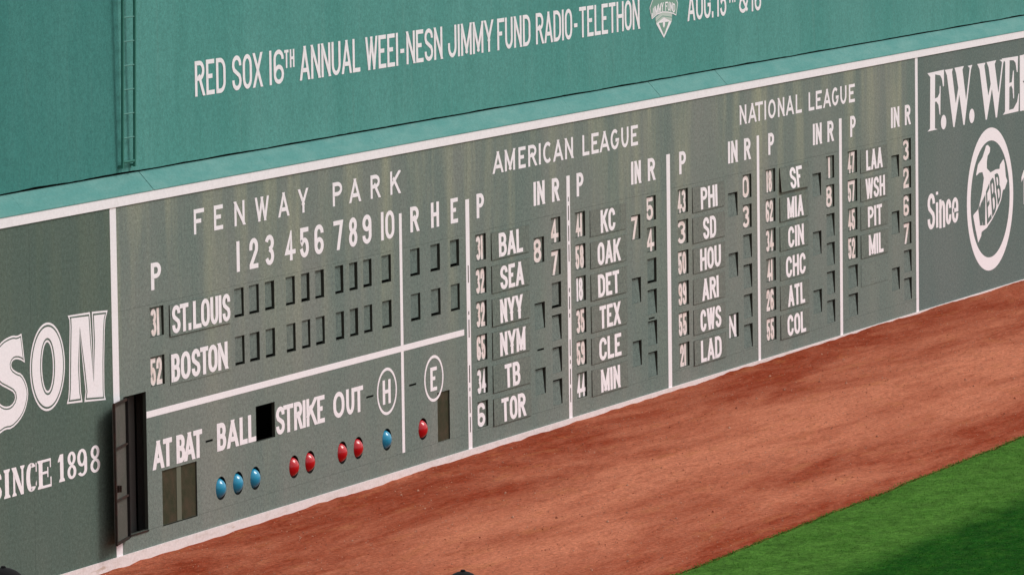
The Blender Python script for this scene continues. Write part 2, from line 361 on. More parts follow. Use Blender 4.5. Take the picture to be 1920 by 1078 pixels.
# ------------------------------------------------------------------ layout tables (metres on the wall)
LX = [0, 9.195, 11.64, 15.575, 19.81, 23.925, 28.00, 32.05]
COLS = [
 dict(P=(11.93, 12.33), N=(12.52, 13.98), I=(14.18, 14.59), Rn=(14.87, 15.25), team=['BAL', 'SEA', 'NYY', 'NYM', 'TB', 'TOR'], p=['31', '32', '32', '65', '34', '6'],
      inn=['8', '', ''], run=['4', '7', '', '', '', ''], tx=[(12.79, 13.72), (12.83, 13.74), (12.81, 13.68), (12.79, 13.77), (12.96, 13.55), (12.81, 13.74)]),
 dict(P=(15.85, 16.26), N=(16.45, 17.96), I=(18.19, 18.58), Rn=(18.86, 19.26), team=['KC', 'OAK', 'DET', 'TEX', 'CLE', 'MIN'], p=['41', '58', '18', '35', '59', '44'],
      inn=['7', '', ''], run=['5', '4', '', '', '', ''], tx=[(16.88, 17.49), (16.73, 17.68), (16.73, 17.62), (16.78, 17.65), (16.75, 17.68), (16.81, 17.61)]),
 dict(P=(20.22, 20.68), N=(20.87, 22.33), I=(22.51, 22.95), Rn=(23.20, 23.61), team=['PHI', 'SD', 'HOU', 'ARI', 'CWS', 'LAD'], p=['43', '3', '50', '99', '55', '21'],
      inn=['', '', 'N'], run=['0', '3', '', '', '', ''], tx=[(21.23, 21.99), (21.32, 21.91), (21.17, 22.12), (21.26, 22.01), (21.16, 22.11), (21.16, 22.10)]),
 dict(P=(24.28, 24.75), N=(24.94, 26.35), I=(26.58, 27.01), Rn=(27.27, 27.68), team=['SF', 'MIA', 'CIN', 'CHC', 'ATL', 'COL'], p=['18', '62', '34', '41', '26', '55'],
      inn=['', '', ''], run=['1', '8', '', '', '', ''], tx=[(25.39, 25.96), (25.28, 26.07), (25.32, 26.09), (25.21, 26.18), (25.30, 26.13), (25.25, 26.16)]),
 dict(P=(28.37, 28.86), N=(29.02, 30.45), I=(30.67, 31.09), Rn=(31.32, 31.74), team=['LAA', 'WSH', 'PIT', 'MIL', '', ''], p=['47', '57', '45', '52', '', ''],
      inn=['', '', ''], run=['3', '2', '6', '7', '', ''], tx=[(29.31, 30.17), (29.27, 30.29), (29.38, 30.13), (29.41, 30.18), None, None]),
]
HDR = [((11.99, 12.27), (14.19, 14.63), (14.92, 15.21)), ((15.92, 16.20), (18.20, 18.62), (18.92, 19.23)), ((20.30, 20.60), (22.52, 22.96), (23.27, 23.57)),
       ((24.42, 24.70), (26.61, 27.05), (27.34, 27.65)), ((28.51, 28.79), (30.66, 31.11), (31.41, 31.71))]
ROW = [(3.265-.5145*k, 2.86-.5145*k) for k in range(6)]           # top, bottom of each row of openings
IROW = [(3.01, 2.605), (1.98, 1.565), (.945, .53)]
INN = [(3.61, 3.91), (4.08, 4.393), (4.587, 4.892), (5.266, 5.564), (5.77, 6.05), (6.235, 6.534), (6.908, 7.19), (7.39, 7.674), (7.873, 8.165), (8.51, 8.844)]
RHE = [(9.53, 9.874), (10.26, 10.61), (10.985, 11.32)]
FR = [(3.266, 2.86), (2.592, 2.187)]
BULB = [(3.09, 'blue'), (3.63, 'blue'), (4.18, 'blue'), (5.44, 'red'), (5.97, 'red'), (7.06, 'red'), (7.61, 'red'), (8.61, 'blue'), (9.90, 'red')]
DOOR = (.20, .865, .26, 2.145)
holes = []
for c in COLS:
    for k, (zt, zb) in enumerate(ROW):
        holes += [(*c['P'], zb, zt), (*c['Rn'], zb, zt)]
    for zt, zb in IROW: holes.append((*c['I'], zb, zt))
for zt, zb in FR:
    for a, b in INN+RHE: holes.append((a, b, zb, zt))
    holes.append((1.02, 1.44, zb, zt))
holes += [DOOR, (4.228, 4.84, 1.035, 1.54), (1.30, 2.35, .24, 1.005), (10.44, 10.89, .26, 1.01)]
for a, b in ((2.64, 2.86), (7.91, 8.16), (9.43, 9.68), (14.27, 14.53)): holes.append((a, b, 1.222, 1.252))
holes.append((18.90, 19.15, 1.235, 1.262))
BR = .165; BZ = .53
bulb_sq = [(x-.18, x+.18, BZ-.18, BZ+.18) for x, _ in BULB]

def panel(parent, x0, x1, z0, z1, m, g=.0015, thick=.05):
    """front sheet of the wall with its rectangular openings cut out, with the openings' side faces"""
    x0 += g; x1 -= g; z0 += g; z1 -= g
    H = [(max(a, x0), min(b, x1), max(c, z0), min(d, z1)) for a, b, c, d in holes if a < x1 and b > x0 and c < z1 and d > z0]
    Bq = [h for h in bulb_sq if h[0] > x0 and h[1] < x1 and h[2] > z0 and h[3] < z1]
    xs = sorted({x0, x1, *[h[0] for h in H+Bq], *[h[1] for h in H+Bq]}); zs = sorted({z0, z1, *[h[2] for h in H+Bq], *[h[3] for h in H+Bq]})
    mb = MB(); idx = {}
    def vid(i, j):
        if (i, j) not in idx: idx[i, j] = len(mb.v); mb.v.append((xs[i], 0, zs[j]))
        return idx[i, j]
    for i in range(len(xs)-1):
        for j in range(len(zs)-1):
            cx, cz = (xs[i]+xs[i+1])/2, (zs[j]+zs[j+1])/2
            if any(h[0] < cx < h[1] and h[2] < cz < h[3] for h in H+Bq): continue
            mb.f.append((vid(i, j), vid(i+1, j), vid(i+1, j+1), vid(i, j+1))); mb.mi.append(0)
    for a, b, c, d in H:
        T = thick
        mb.poly([(a, 0, c), (a, 0, d), (a, T, d), (a, T, c)], 2); mb.poly([(b, 0, d), (b, 0, c), (b, T, c), (b, T, d)], 2)
        mb.poly([(a, 0, d), (b, 0, d), (b, T, d), (a, T, d)], 2); mb.poly([(b, 0, c), (a, 0, c), (a, T, c), (b, T, c)], 2)
    n = 32
    for a, b, c, d in Bq:
        cx, cz = (a+b)/2, (c+d)/2; h = (b-a)/2; ci = []; sq = []
        for i in range(n):
            t = 2*math.pi*(i+.5)/n; co, si = math.cos(t), math.sin(t); k = h/max(abs(co), abs(si)); ci.append((cx+BR*co, cz+BR*si)); sq.append((cx+k*co, cz+k*si))
        # corners of the square sit between samples; add corner triangles
        for i in range(n):
            j = (i+1) % n; mb.poly([(sq[i][0], 0, sq[i][1]), (sq[j][0], 0, sq[j][1]), (ci[j][0], 0, ci[j][1]), (ci[i][0], 0, ci[i][1])])
            mb.poly([(ci[i][0], 0, ci[i][1]), (ci[j][0], 0, ci[j][1]), (ci[j][0], T if False else .06, ci[j][1]), (ci[i][0], .06, ci[i][1])], 1)
            if abs(abs(sq[i][0]-cx)-abs(sq[j][0]-cx)) > 1e-6 and abs(abs(sq[i][1]-cz)-abs(sq[j][1]-cz)) > 1e-6:
                mb.poly([(sq[i][0], 0, sq[i][1]), (cx+h*math.copysign(1, sq[i][0]-cx), 0, cz+h*math.copysign(1, sq[i][1]-cz)), (sq[j][0], 0, sq[j][1])])
    # edge returns
    mb.poly([(x0, 0, z0), (x0, 0, z1), (x0, .04, z1), (x0, .04, z0)]); mb.poly([(x1, 0, z0), (x1, 0, z1), (x1, .04, z1), (x1, .04, z0)])
    mb.poly([(x0, 0, z1), (x1, 0, z1), (x1, .04, z1), (x0, .04, z1)])
    return mb.build('panel', [m, M['black'], M['jamb']], parent)

# ------------------------------------------------------------------ the ground
def ground_z(x, y):
    base = -.145+.135*min(max((x+2)/32, 0), 1)
    near = max(0, 1+y/1.2) if y < 0 else 1
    return base+.026*near*noise.noise(Vector((x*.55, y*.9, 3)))+.022*near*noise.noise(Vector((x*2.7, y*2.2, 9)))+.012*noise.noise(Vector((x*.9, y*1.1, 1)))
def edge_y(x): return -7.45+.05*noise.noise(Vector((x*.6, 2, 2)))+.03*noise.noise(Vector((x*3., 2, 5)))
xs = [-14+.16*i for i in range(int(76/.16))]; ny = 56
vs, fs = [], []
for i, x in enumerate(xs):
    e = edge_y(x)-.25
    for j in range(ny): y = .25+(e-.25)*j/(ny-1); vs.append((x, y, ground_z(x, y)))
for i in range(len(xs)-1):
    for j in range(ny-1): a = i*ny+j; fs.append((a, a+1, a+ny+1, a+ny))
tag(obj('warning_track', vs, fs, M['dirt'], smooth=True), 'reddish crushed brick track running along the foot of the wall', None, None, 'structure')
vs, fs = [], []; nl = 44
def lawn_z(x, y, t): return -.145+.135*min(max((x+2)/32, 0), 1)+.022-(.05 if t == 0 else 0)+.01*noise.noise(Vector((x*.9, y*1.1, 1)))
for i, x in enumerate(xs):
    e = edge_y(x)
    for j in range(nl): y = e-(j/(nl-1))**1.5*8; vs.append((x, y, lawn_z(x, y, j)))
for i in range(len(xs)-1):
    for j in range(nl-1): a = i*nl+j; fs.append((a, a+1, a+nl+1, a+nl))
# the field goes on to the horizon around the modelled strip
n0 = len(vs)
def gz(x): return -.145+.135*min(max((x+2)/32, 0), 1)+.01
X0, X1, Y1 = xs[0], xs[-1], -15.4
for (a, b, c_, d) in ((-1500, X0, -1500, 0.2), (X1, 1500, -1500, 0.2)):
    z = gz(a if a > 0 else b); k = len(vs); vs += [(a, c_, z-.03), (b, c_, z-.03), (b, d, z-.03), (a, d, z-.03)]; fs.append((k, k+1, k+2, k+3))
steps = [X0+(X1-X0)*i/20 for i in range(21)]
for i in range(20):
    k = len(vs); vs += [(steps[i], -1500, gz(steps[i])-.02), (steps[i+1], -1500, gz(steps[i+1])-.02), (steps[i+1], Y1, gz(steps[i+1])-.02), (steps[i], Y1, gz(steps[i])-.02)]; fs.append((k, k+1, k+2, k+3))
tag(obj('lawn', vs, fs, M['lawn']), 'green mown outfield grass with a darker mowing stripe', None, None, 'structure')
vs, fs = [], []
for i in range(80000):
    x = random.uniform(-1, 24); e = edge_y(x); y = e-.0-(random.random()**1.25)*5.2
    if random.random() < .10: y = e+random.uniform(-.03, .13)*random.random()**2
    z = lawn_z(x, y, 1)-.006; h = random.uniform(.006, .020); wd = random.uniform(.005, .011); t = random.uniform(0, 6.28); lx, ly = random.uniform(-.02, .02), random.uniform(-.02, .02)
    k = len(vs); vs += [(x-wd*math.cos(t), y-wd*math.sin(t), z), (x+wd*math.cos(t), y+wd*math.sin(t), z), (x+lx, y+ly, z+h)]; fs.append((k, k+1, k+2))
tag(obj('grass_blades', vs, fs, M['blades']), 'short grass blades standing along the edge of the lawn', 'grass', None, 'stuff')

vs, fs = [], []
for i in range(5200):
    x = random.uniform(-1, 44); y = -random.uniform(.05, 7.3); rr = random.uniform(.004, .013)*(2 if random.random() < .03 else 1); z = ground_z(x, y)+rr*.2
    k = len(vs); a = random.uniform(0, 6.28)
    vs += [(x+rr*1.3*math.cos(a+t), y+rr*math.sin(a+t), z) for t in (0, 1.6, 3.1, 4.7)]+[(x, y, z+rr*1.1)]
    fs += [(k, k+1, k+4), (k+1, k+2, k+4), (k+2, k+3, k+4), (k+3, k, k+4)]
M['grit'] = mat('grit', (.34, .13, .08), 1., .02); setc(M['grit'], mix(M['grit'], rng(M['grit'], noi(M['grit'], pos(M['grit']), 3, 3), .4, .6), (.20, .05, .028), (.52, .28, .19)))
tag(obj('brick_grit', vs, fs, M['grit']), 'loose red and pale grit scattered over the warning track', 'gravel', None, 'stuff')

# ------------------------------------------------------------------ lower walls
board = empty('scoreboard_wall', (0, 0, 0), 'long grey-green scoreboard wall with white lines and open door', 'scoreboard')
left = empty('advert_wall', (-7, 0, 0), 'dark grey-green wall left of the open door with huge outlined white letters', 'wall')
right = empty('advert_wall', (45, 0, 0), 'dark grey-green wall at the right with white serif letters and ring emblem', 'wall')
for i in range(7):
    for z0, z1 in ((-.4, .252), (.252, 3.31), (3.31, 4.73)):
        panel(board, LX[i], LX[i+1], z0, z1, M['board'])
for xa, xb in ((-14, -9.68), (-9.68, -6.02), (-6.02, -2.36), (-2.36, 0)):
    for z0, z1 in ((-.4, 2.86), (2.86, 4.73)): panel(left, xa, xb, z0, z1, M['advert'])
for xa, xb in ((32.05, 35.8), (35.8, 39.5), (39.5, 43.2), (43.2, 52), (52, 61)):
    panel(right, xa, xb, -.4, 4.73, M['advert_right_hazed'], .0005)
# dark room behind the scoreboard
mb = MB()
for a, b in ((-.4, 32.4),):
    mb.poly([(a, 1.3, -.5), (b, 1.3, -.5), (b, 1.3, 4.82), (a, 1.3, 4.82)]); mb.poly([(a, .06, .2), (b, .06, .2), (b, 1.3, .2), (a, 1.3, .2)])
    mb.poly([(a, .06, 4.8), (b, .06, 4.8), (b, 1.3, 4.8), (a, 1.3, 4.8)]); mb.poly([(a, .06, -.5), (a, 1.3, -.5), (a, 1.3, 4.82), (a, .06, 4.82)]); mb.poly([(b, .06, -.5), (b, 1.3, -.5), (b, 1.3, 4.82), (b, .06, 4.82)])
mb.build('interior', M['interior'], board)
for a, b in ((.74, .90), (1.15, 1.25)):
    mb = MB(); mb.box(a, b, .20, .30, .2, 2.6); mb.build('post', M['post'], board)
# trim along the top, base board along the foot
for par, a, b in ((left, -14, -.1), (board, -.1, 32.13), (right, 32.13, 61)):
    mb = MB(); mb.box(a+.001, b-.001, -.018, .03, 4.722, 4.86); mb.build('top_trim', M['white'], par)
    mb = MB(); mb.box(a+.001, b-.001, -.022, -.002, -.4, .012); mb.build('base_board', M['board_white'], par)
# painted lines
def line(x0, x1, z0, z1, slits=(), y=-.003):
    mb = MB(); mb.box(x0, x1, y, -.0008, z0, z1)
    cx = (x0+x1)/2
    for a, b in slits: mb.poly([(cx-.014, y-.002, a), (cx+.014, y-.002, a), (cx+.014, y-.002, b), (cx-.014, y-.002, b)], 1)
    return mb.build('painted_line', [M['white'], M['dark_edge']], board)
LW = [.175, .095, .13, .125, .155, .115, .135, .125]
line(-.09, .09, 2.16, 4.721); line(-.085, .095, .013, 2.16)
line(LX[1]-.047, LX[1]+.047, .26, 3.84)
S3 = [(2.564, 2.829), (2.075, 2.128), (1.725, 1.998), (1.032, 1.299), (.902, .955), (.563, .82), (.268, .505)]
S4 = [(3.47, 3.543), (3.172, 3.402), (2.839, 3.085), (2.514, 2.783), (2.027, 2.092), (1.755, 1.958), (1.624, 1.686), (1.007, 1.27), (.879, .944), (.552, .801), (.268, .493)]
line(LX[2]-.07, LX[2]+.07, .013, 3.84, S3); line(LX[3]-.066, LX[3]+.066, .013, 3.88, S4)
for i in (4, 5, 6): line(LX[i]-LW[i]/2, LX[i]+LW[i]/2, .013, 3.89)
line(LX[7]-.07, LX[7]+.07, .013, 4.721)
line(.868, 9.147, 1.613+.165, 1.868); line(9.243, 11.46, 1.777, 1.868)
# lettering of the scoreboard
def word(s, *a, par=board, name='lettering', m='white_letter', **k):
    mb = MB(); text(mb, s, *a, **k); return mb.build(name, M[m], par)
Y = -.0025
word('FENWAY', 0, 0, 4.14, 4.485, .068, .058, Y, q=.3, boxes=[(2.40, 2.69), (3.02, 3.30), (3.66, 3.98), (4.32, 4.75), (5.07, 5.41), (5.73, 6.03)])
word('PARK', 0, 0, 4.14, 4.485, .07, .058, Y, boxes=[(6.87, 7.19), (7.44, 7.82), (8.17, 8.49), (8.86, 9.20)])
DG = [('1', (3.695, 3.81)), ('2', (4.11, 4.39)), ('3', (4.61, 4.90)), ('4', (5.26, 5.565)), ('5', (5.756, 6.046)), ('6', (6.23, 6.54)), ('7', (6.914, 7.20)), ('8', (7.395, 7.683)), ('9', (7.863, 8.178))]
for ch, bx in DG: word(ch, 0, 0, 3.495, 3.925, .098, .066, Y, boxes=[bx])
word('10', 0, 0, 3.495, 3.915, .092, .062, Y, boxes=[(8.51, 8.605), (8.66, 8.98)])
for ch, bx in (('R', (9.55, 9.855)), ('H', (10.30, 10.59)), ('E', (11.02, 11.29))): word(ch, 0, 0, 3.52, 3.90, .095, .062, Y, boxes=[bx])
word('P', 0, 0, 3.50, 3.87, .095, .062, Y, boxes=[(1.08, 1.38)])
word('AMERICAN', 0, 0, 4.145, 4.48, .075, .056, Y, q=.5, boxes=[(12.63, 13.02), (13.09, 13.48), (13.62, 13.90), (14.0, 14.32), (14.42, 14.495), (14.59, 14.95), (15.0, 15.38), (15.47, 15.79)])
word('LEAGUE', 0, 0, 4.145, 4.475, .075, .056, Y, q=.5, boxes=[(16.18, 16.46), (16.55, 16.85), (16.9, 17.29), (17.35, 17.70), (17.80, 18.11), (18.21, 18.51)])
word('NATIONAL', 0, 0, 4.135, 4.465, .075, .056, Y, q=.5, boxes=[(23.08, 23.39), (23.49, 23.86), (23.81, 24.18), (24.25, 24.33), (24.43, 24.79), (24.90, 25.21), (25.30, 25.67), (25.77, 26.07)])
word('LEAGUE', 0, 0, 4.135, 4.46, .075, .056, Y, q=.5, boxes=[(26.41, 26.69), (26.77, 27.07), (27.15, 27.52), (27.58, 27.92), (28.01, 28.33), (28.45, 28.76)])
for (p, i, r) in HDR:
    word('P', 0, 0, 3.515, 3.89, .10, .062, Y, boxes=[p]); word('IN', *i, 3.515, 3.89, .10, .06, Y, gap=.42); word('R', 0, 0, 3.515, 3.885, .10, .062, Y, boxes=[r])
K = dict(q=.34)
word('AT', 0, 0, 1.045, 1.435, .10, .07, Y, boxes=[(1.03, 1.36), (1.34, 1.61)]); word('BAT', 0, 0, 1.045, 1.435, .10, .07, Y, boxes=[(1.74, 2.0), (1.975, 2.30), (2.26, 2.53)])
word('BALL', 0, 0, 1.055, 1.445, .10, .07, Y, boxes=[(2.99, 3.27), (3.30, 3.66), (3.70, 3.95), (3.97, 4.22)])
word('STRIKE', 0, 0, 1.05, 1.45, .095, .066, Y, boxes=[(4.87, 5.15), (5.11, 5.44), (5.46, 5.73), (5.75, 5.84), (5.87, 6.21), (6.23, 6.48)])
word('OUT', 0, 0, 1.055, 1.435, .095, .066, Y, boxes=[(6.77, 7.15), (7.21, 7.49), (7.49, 7.80)], q=.4)
for (cx, cz), ch, bx in (((8.631, 1.247), 'H', (8.48, 8.76)), ((10.319, 1.247), 'E', (10.19, 10.43))):
    mb = MB(); ring(mb, ell(cx, cz, .352, .352), ell(cx, cz, .308, .308), Y); mb.build('ring', M['white_letter'], board)
    word(ch, 0, 0, 1.06, 1.42, .085, .055, Y, boxes=[bx])
# screens under AT BAT and E
def screen(x0, x1, z0, z1):
    mb = MB(); mb.poly([(x0, .045, z0), (x1, .045, z0), (x1, .045, z1), (x0, .045, z1)]); s = mb.build('screen', M['screen_back'], board)
    w_ = MB(); n = int((x1-x0)/.016)
    for i in range(n+1): x = x0+(x1-x0)*i/n; w_.box(x-.0022, x+.0022, .026, .034, z0, z1)
    n = int((z1-z0)/.0145)
    for i in range(n+1): z = z0+(z1-z0)*i/n; w_.box(x0, x1, .018, .026, z-.0022, z+.0022)
    o = w_.build('wire_mesh', M['mesh'], s); o['kind'] = 'stuff'; return s
screen(1.30, 1.755, .24, 1.005); screen(1.895, 2.35, .24, 1.005); screen(10.44, 10.89, .26, 1.01)
mb = MB(); mb.box(1.757, 1.893, .012, .05, .241, 1.004); mb.build('mullion', M['mullion'], board)
# the door, folded back against the wall
door = empty('door', (.205, -.02, .24), None, None); door.parent = board; tag(door, 'rusty metal door folded back against the wall')
ang = math.pi+R(12.5); dw = .66; dirx, diry = math.cos(ang), math.sin(ang)
def dp(u, v, z): return (.205+dirx*u-diry*v*-1*-1, -.02+diry*u+dirx*v*-1*-1, z)
def dbox(mb, u0, u1, v0, v1, z0, z1, k=0):
    n = len(mb.v)
    for z in (z0, z1):
        for u, v in ((u0, v0), (u1, v0), (u1, v1), (u0, v1)): mb.v.append((.205+dirx*u+diry*v*-1, -.02+diry*u+dirx*v, z))
    for f in ((0, 3, 2, 1), (4, 5, 6, 7), (0, 1, 5, 4), (1, 2, 6, 5), (2, 3, 7, 6), (3, 0, 4, 7)): mb.f.append(tuple(n+i for i in f)); mb.mi.append(k)
ZB, ZT = .24, 2.13
leaf = MB(); dbox(leaf, .02, dw, 0, .012, ZB, ZT); door_leaf = leaf.build('leaf', M['door_face'], door)
for nm, u0, u1, z0, z1 in (('stile', dw-.030, dw+.008, ZB-.02, ZT+.01), ('rail', .02, dw-.031, ZT-.028, ZT+.006), ('rail', .02, dw-.031, ZB-.015, ZB+.022), ('rail', .02, dw-.031, 1.51, 1.532), ('rail', .02, dw-.031, .81, .832)):
    mb = MB(); dbox(mb, u0, u1, .0125, .040, z0, z1); mb.build(nm, M['door_rail'], door)
mb = MB(); dbox(mb, .0, .018, -.01, .05, ZB, ZT); mb.build('hinge_stile', M['black'], door)
mb = MB(); dbox(mb, dw-.16, dw-.10, .0125, .05, .93, 1.02); dbox(mb, dw-.14, dw-.125, .05, .075, .93, 1.02); mb.build('handle', M['door_rail'], door)
mb = MB(); mb.box(.20, .865, -.012, .05, .235, .258); mb.build('sill', M['door_rail'], board)

# ------------------------------------------------------------------ number plates, name plates, blank plates
def plate(name, x0, x1, z0, z1, y0, tilt, m, label, cat, group, thick=.006, txt=None, tm='digit', edge=None):
    """a sheet-metal plate; tilt: how far the bottom edge comes forward"""
    t = empty(name, ((x0+x1)/2, y0, z0), label, cat, group)
    mb = MB(); yb, yt = y0-tilt, y0
    v = [(x0, yb, z0), (x1, yb, z0), (x1, yt, z1), (x0, yt, z1)]; n = 4
    mb.v += v+[(a, b+thick, c) for a, b, c in v]
    mb.f += [(0, 1, 2, 3), (7, 6, 5, 4), (0, 4, 5, 1), (1, 5, 6, 2), (2, 6, 7, 3), (3, 7, 4, 0)]; mb.mi += [0, 0, 1, 1, 1, 1]
    mb.build('plate', [m, M[edge or 'dark_edge']], t)
    if txt:
        s, (a, b), (c, d), tx, tz, gap, q = txt
        l = MB(); text(l, s, a, b, c, d, tx, tz, 0, gap=gap, q=q)
        l.v = [(x, y+(yb+(yt-yb)*(z-z0)/(z1-z0))-.0015, z) for x, y, z in l.v]
        l.build('digits' if s.isdigit() else 'letters', M[tm], t)
    return t
D = .032
def digits(label, c, zb, zt, s, group, tm='digit', xr=None):
    x0, x1 = c; w_ = x1-x0
    if len(s) == 2:
        a, tx, gap = x0+.062, .068, .30; tot = sum(.068 if ch == '1' else .165 for ch in s)+.020; a += max(0, (w_-.08-tot)/2-.012); b = a+tot
    elif s == '1': a, b, tx, gap = x0+w_*.45, x0+w_*.45+.085, .085, .3
    else: a, b, tx, gap = x0+w_*.10, x0+w_*.86, .088, .3
    b = min(b, x1-.012)
    rnd = random.uniform(-.004, .004)
    return plate('number_plate', x0+.004, x1-.012, zb+.002, zt-.012+rnd, D, 0.004, M['plate'], label, 'number plate', group,
                 txt=(s, (a, b), (zb+.004, zt-.028), tx, .066, gap, .3), tm=tm)
def blank(label, c, zb, zt, group, style):
    x0, x1 = c
    if style == 'top':   # leans out at the bottom, black gap at top and right
        return plate('blank_plate', x0+.002, x1-.026-random.uniform(0, .008), zb+.001, zt-.020-random.uniform(0, .010), D+.010, .036, M['blank'], label, 'blank plate', group)
    return plate('blank_plate', x0+.002, x1-.028, zb+.030+random.uniform(0, .012), zt-.006, D-.006+random.uniform(0, .012), random.uniform(0, .006), M['blank'], label, 'blank plate', group)
lab_col = ['first', 'second', 'third', 'fourth', 'fifth']
for ci, c in enumerate(COLS):
    for k in range(6):
        zt, zb = ROW[k]; tm = c['team'][k]
        if tm:
            digits('white %s on the small plate left of nameplate %s' % (c['p'][k], tm), c['P'], zb, zt, c['p'][k], 'pitcher number plates', 'white_letter' if (ci, k) in ((1, 2), (1, 5), (0, 4), (0, 5)) else 'digit')
        else:
            blank('blank plate in the pitcher slot %s' % ('two rows below number 45, under the 52' if k == 4 else 'at the foot of the rightmost column'), c['P'], zb, zt, 'blank plates', 'top')
        x0, x1 = c['N']
        pr = .007+random.uniform(-.002, .006); tl = random.uniform(.002, .009); z0, z1 = zb-.035, zt-.02
        if (ci, k) == (3, 0): tl = .035
        if tm:
            plate('name_plate', x0, x1, z0, z1, -pr, tl, M['plate'], 'wide grey-green nameplate reading %s in white' % tm, 'nameplate', 'team nameplates', thick=pr+tl*.6-.001,
                  txt=(tm, c['tx'][k], (zb-.012, zt-.05), .098, .062, .32, .30), tm='white_letter')
        elif k == 4:
            plate('name_plate', x0, x1, z0, z1, -.005, .001, M['board'], 'empty nameplate under the MIL nameplate', 'nameplate', 'team nameplates', thick=.0045)
        s = c['run'][k]
        who = ('nameplate '+tm) if tm else ('the empty nameplate' if k == 4 else 'the lowest blank slot')
        if s: digits('white score %s in the run column right of %s' % (s, who), c['Rn'], zb, zt, s, 'score number plates')
        else: blank('blank plate in the run column right of %s' % who, c['Rn'], zb, zt, 'blank plates', 'bottom' if (k == 2 and ci < 2) else 'top')
    for k, (zt, zb) in enumerate(IROW):
        s = c['inn'][k]; u = [x or 'the blank slot' for x in (c['team'][2*k], c['team'][2*k+1])]
        if s: digits('white %s in the inning column between %s and %s' % (s, *u), c['I'], zb, zt, s, 'inning plates', 'white_letter' if s == 'N' else 'digit')
        else: blank('blank plate in the inning column %s' % ('between %s and %s' % tuple(u) if c['team'][2*k] else 'at the lower end of the rightmost column'), c['I'], zb, zt, 'blank plates', 'top')
for ri, (zt, zb) in enumerate(FR):
    city = ('ST. LOUIS', 'BOSTON')[ri]
    NUM = ('one', 'two', 'three', 'four', 'five', 'six', 'seven', 'eight', 'nine', 'ten')
    for i, (a, b) in enumerate(INN): blank('blank green plate below the painted %s, in the %s row' % (NUM[i], city), (a, b), zb, zt, 'blank inning plates', 'bottom')
    for i, (a, b) in enumerate(RHE): blank('blank plate under the %s heading in the %s row' % ('RHE'[i], city), (a, b), zb, zt, 'blank inning plates', 'bottom')
    digits('white %s on the small plate left of %s' % (('31', '52')[ri], city), (1.0, 1.44), zb, zt, ('31', '52')[ri], 'pitcher number plates')
bx = [(1.65, 1.90), (1.885, 2.15), (2.155, 2.215), (2.285, 2.54), (2.53, 2.80), (2.82, 3.065), (3.085, 3.16), (3.195, 3.44)]
t = plate('name_plate', 1.60, 3.46, 2.815, 3.245, -.012, .006, M['board'], 'long nameplate reading ST. LOUIS in white', 'nameplate', 'team nameplates', thick=.012)
l = MB(); text(l, 'ST.LOUIS', 0, 0, 2.845, 3.23, .088, .06, -.0205, boxes=bx); l.build('letters', M['white_letter'], t)
t = plate('name_plate', 1.60, 3.46, 2.15, 2.575, -.006, .002, M['board'], 'long nameplate reading BOSTON in white', 'nameplate', 'team nameplates', thick=.006)
bx = [(1.62, 1.88), (1.905, 2.20), (2.235, 2.50), (2.50, 2.75), (2.745, 3.035), (3.05, 3.35)]
l = MB(); text(l, 'BOSTON', 0, 0, 2.182, 2.565, .096, .064, -.0105, boxes=bx, q=.32); l.build('letters', M['white_letter'], t)

# ------------------------------------------------------------------ signal lamps
which = ['first blue lamp from the left, lowest in the photo', 'blue lamp in the middle of the three blue ones', 'blue lamp nearest to the red ones, under the black window',
         'first red lamp from the left, under STRIKE', 'second red lamp from the left, under STRIKE', 'left red lamp of the pair under OUT', 'right red lamp of the pair under OUT',
         'lone blue lamp under the ringed H', 'lone red lamp under the ringed E']
def dome(cx, cy, cz, r, h, n=28, m_=8):
    vs, fs = [], []; Rr = (r*r+h*h)/(2*h); amax = math.asin(min(1, r/Rr))
    if h > r: amax = math.pi-amax
    for i in range(m_+1):
        a = amax*i/m_; rr = Rr*math.sin(a); yy = cy-h+Rr*(1-math.cos(a))
        if i == 0: vs.append((cx, yy, cz)); continue
        for j in range(n): t = 2*math.pi*j/n; vs.append((cx+rr*math.cos(t), yy, cz+rr*math.sin(t)))
    for j in range(n): fs.append((0, 1+j, 1+(j+1) % n))
    for i in range(1, m_):
        for j in range(n): a = 1+(i-1)*n+j; b = 1+(i-1)*n+(j+1) % n; fs.append((a, a+n, b+n, b))
    return vs, fs
for i, (x, colr) in enumerate(BULB):
    t = empty('signal_lamp', (x, .05, BZ), which[i], 'lamp', 'round signal lamps')
    v, f = dome(x-.004, .05, BZ-.004, .146, .118); obj('lens', v, f, M[colr+'_lens'], t, True)
    mb = MB(); n = 32
    o_, i_ = ell(x, BZ, .17, .17, n), ell(x, BZ, .143, .143, n); ring(mb, o_, i_, .049); mb.poly([(a, .0585, b) for a, b in o_]); mb.build('socket', M['black'], t)

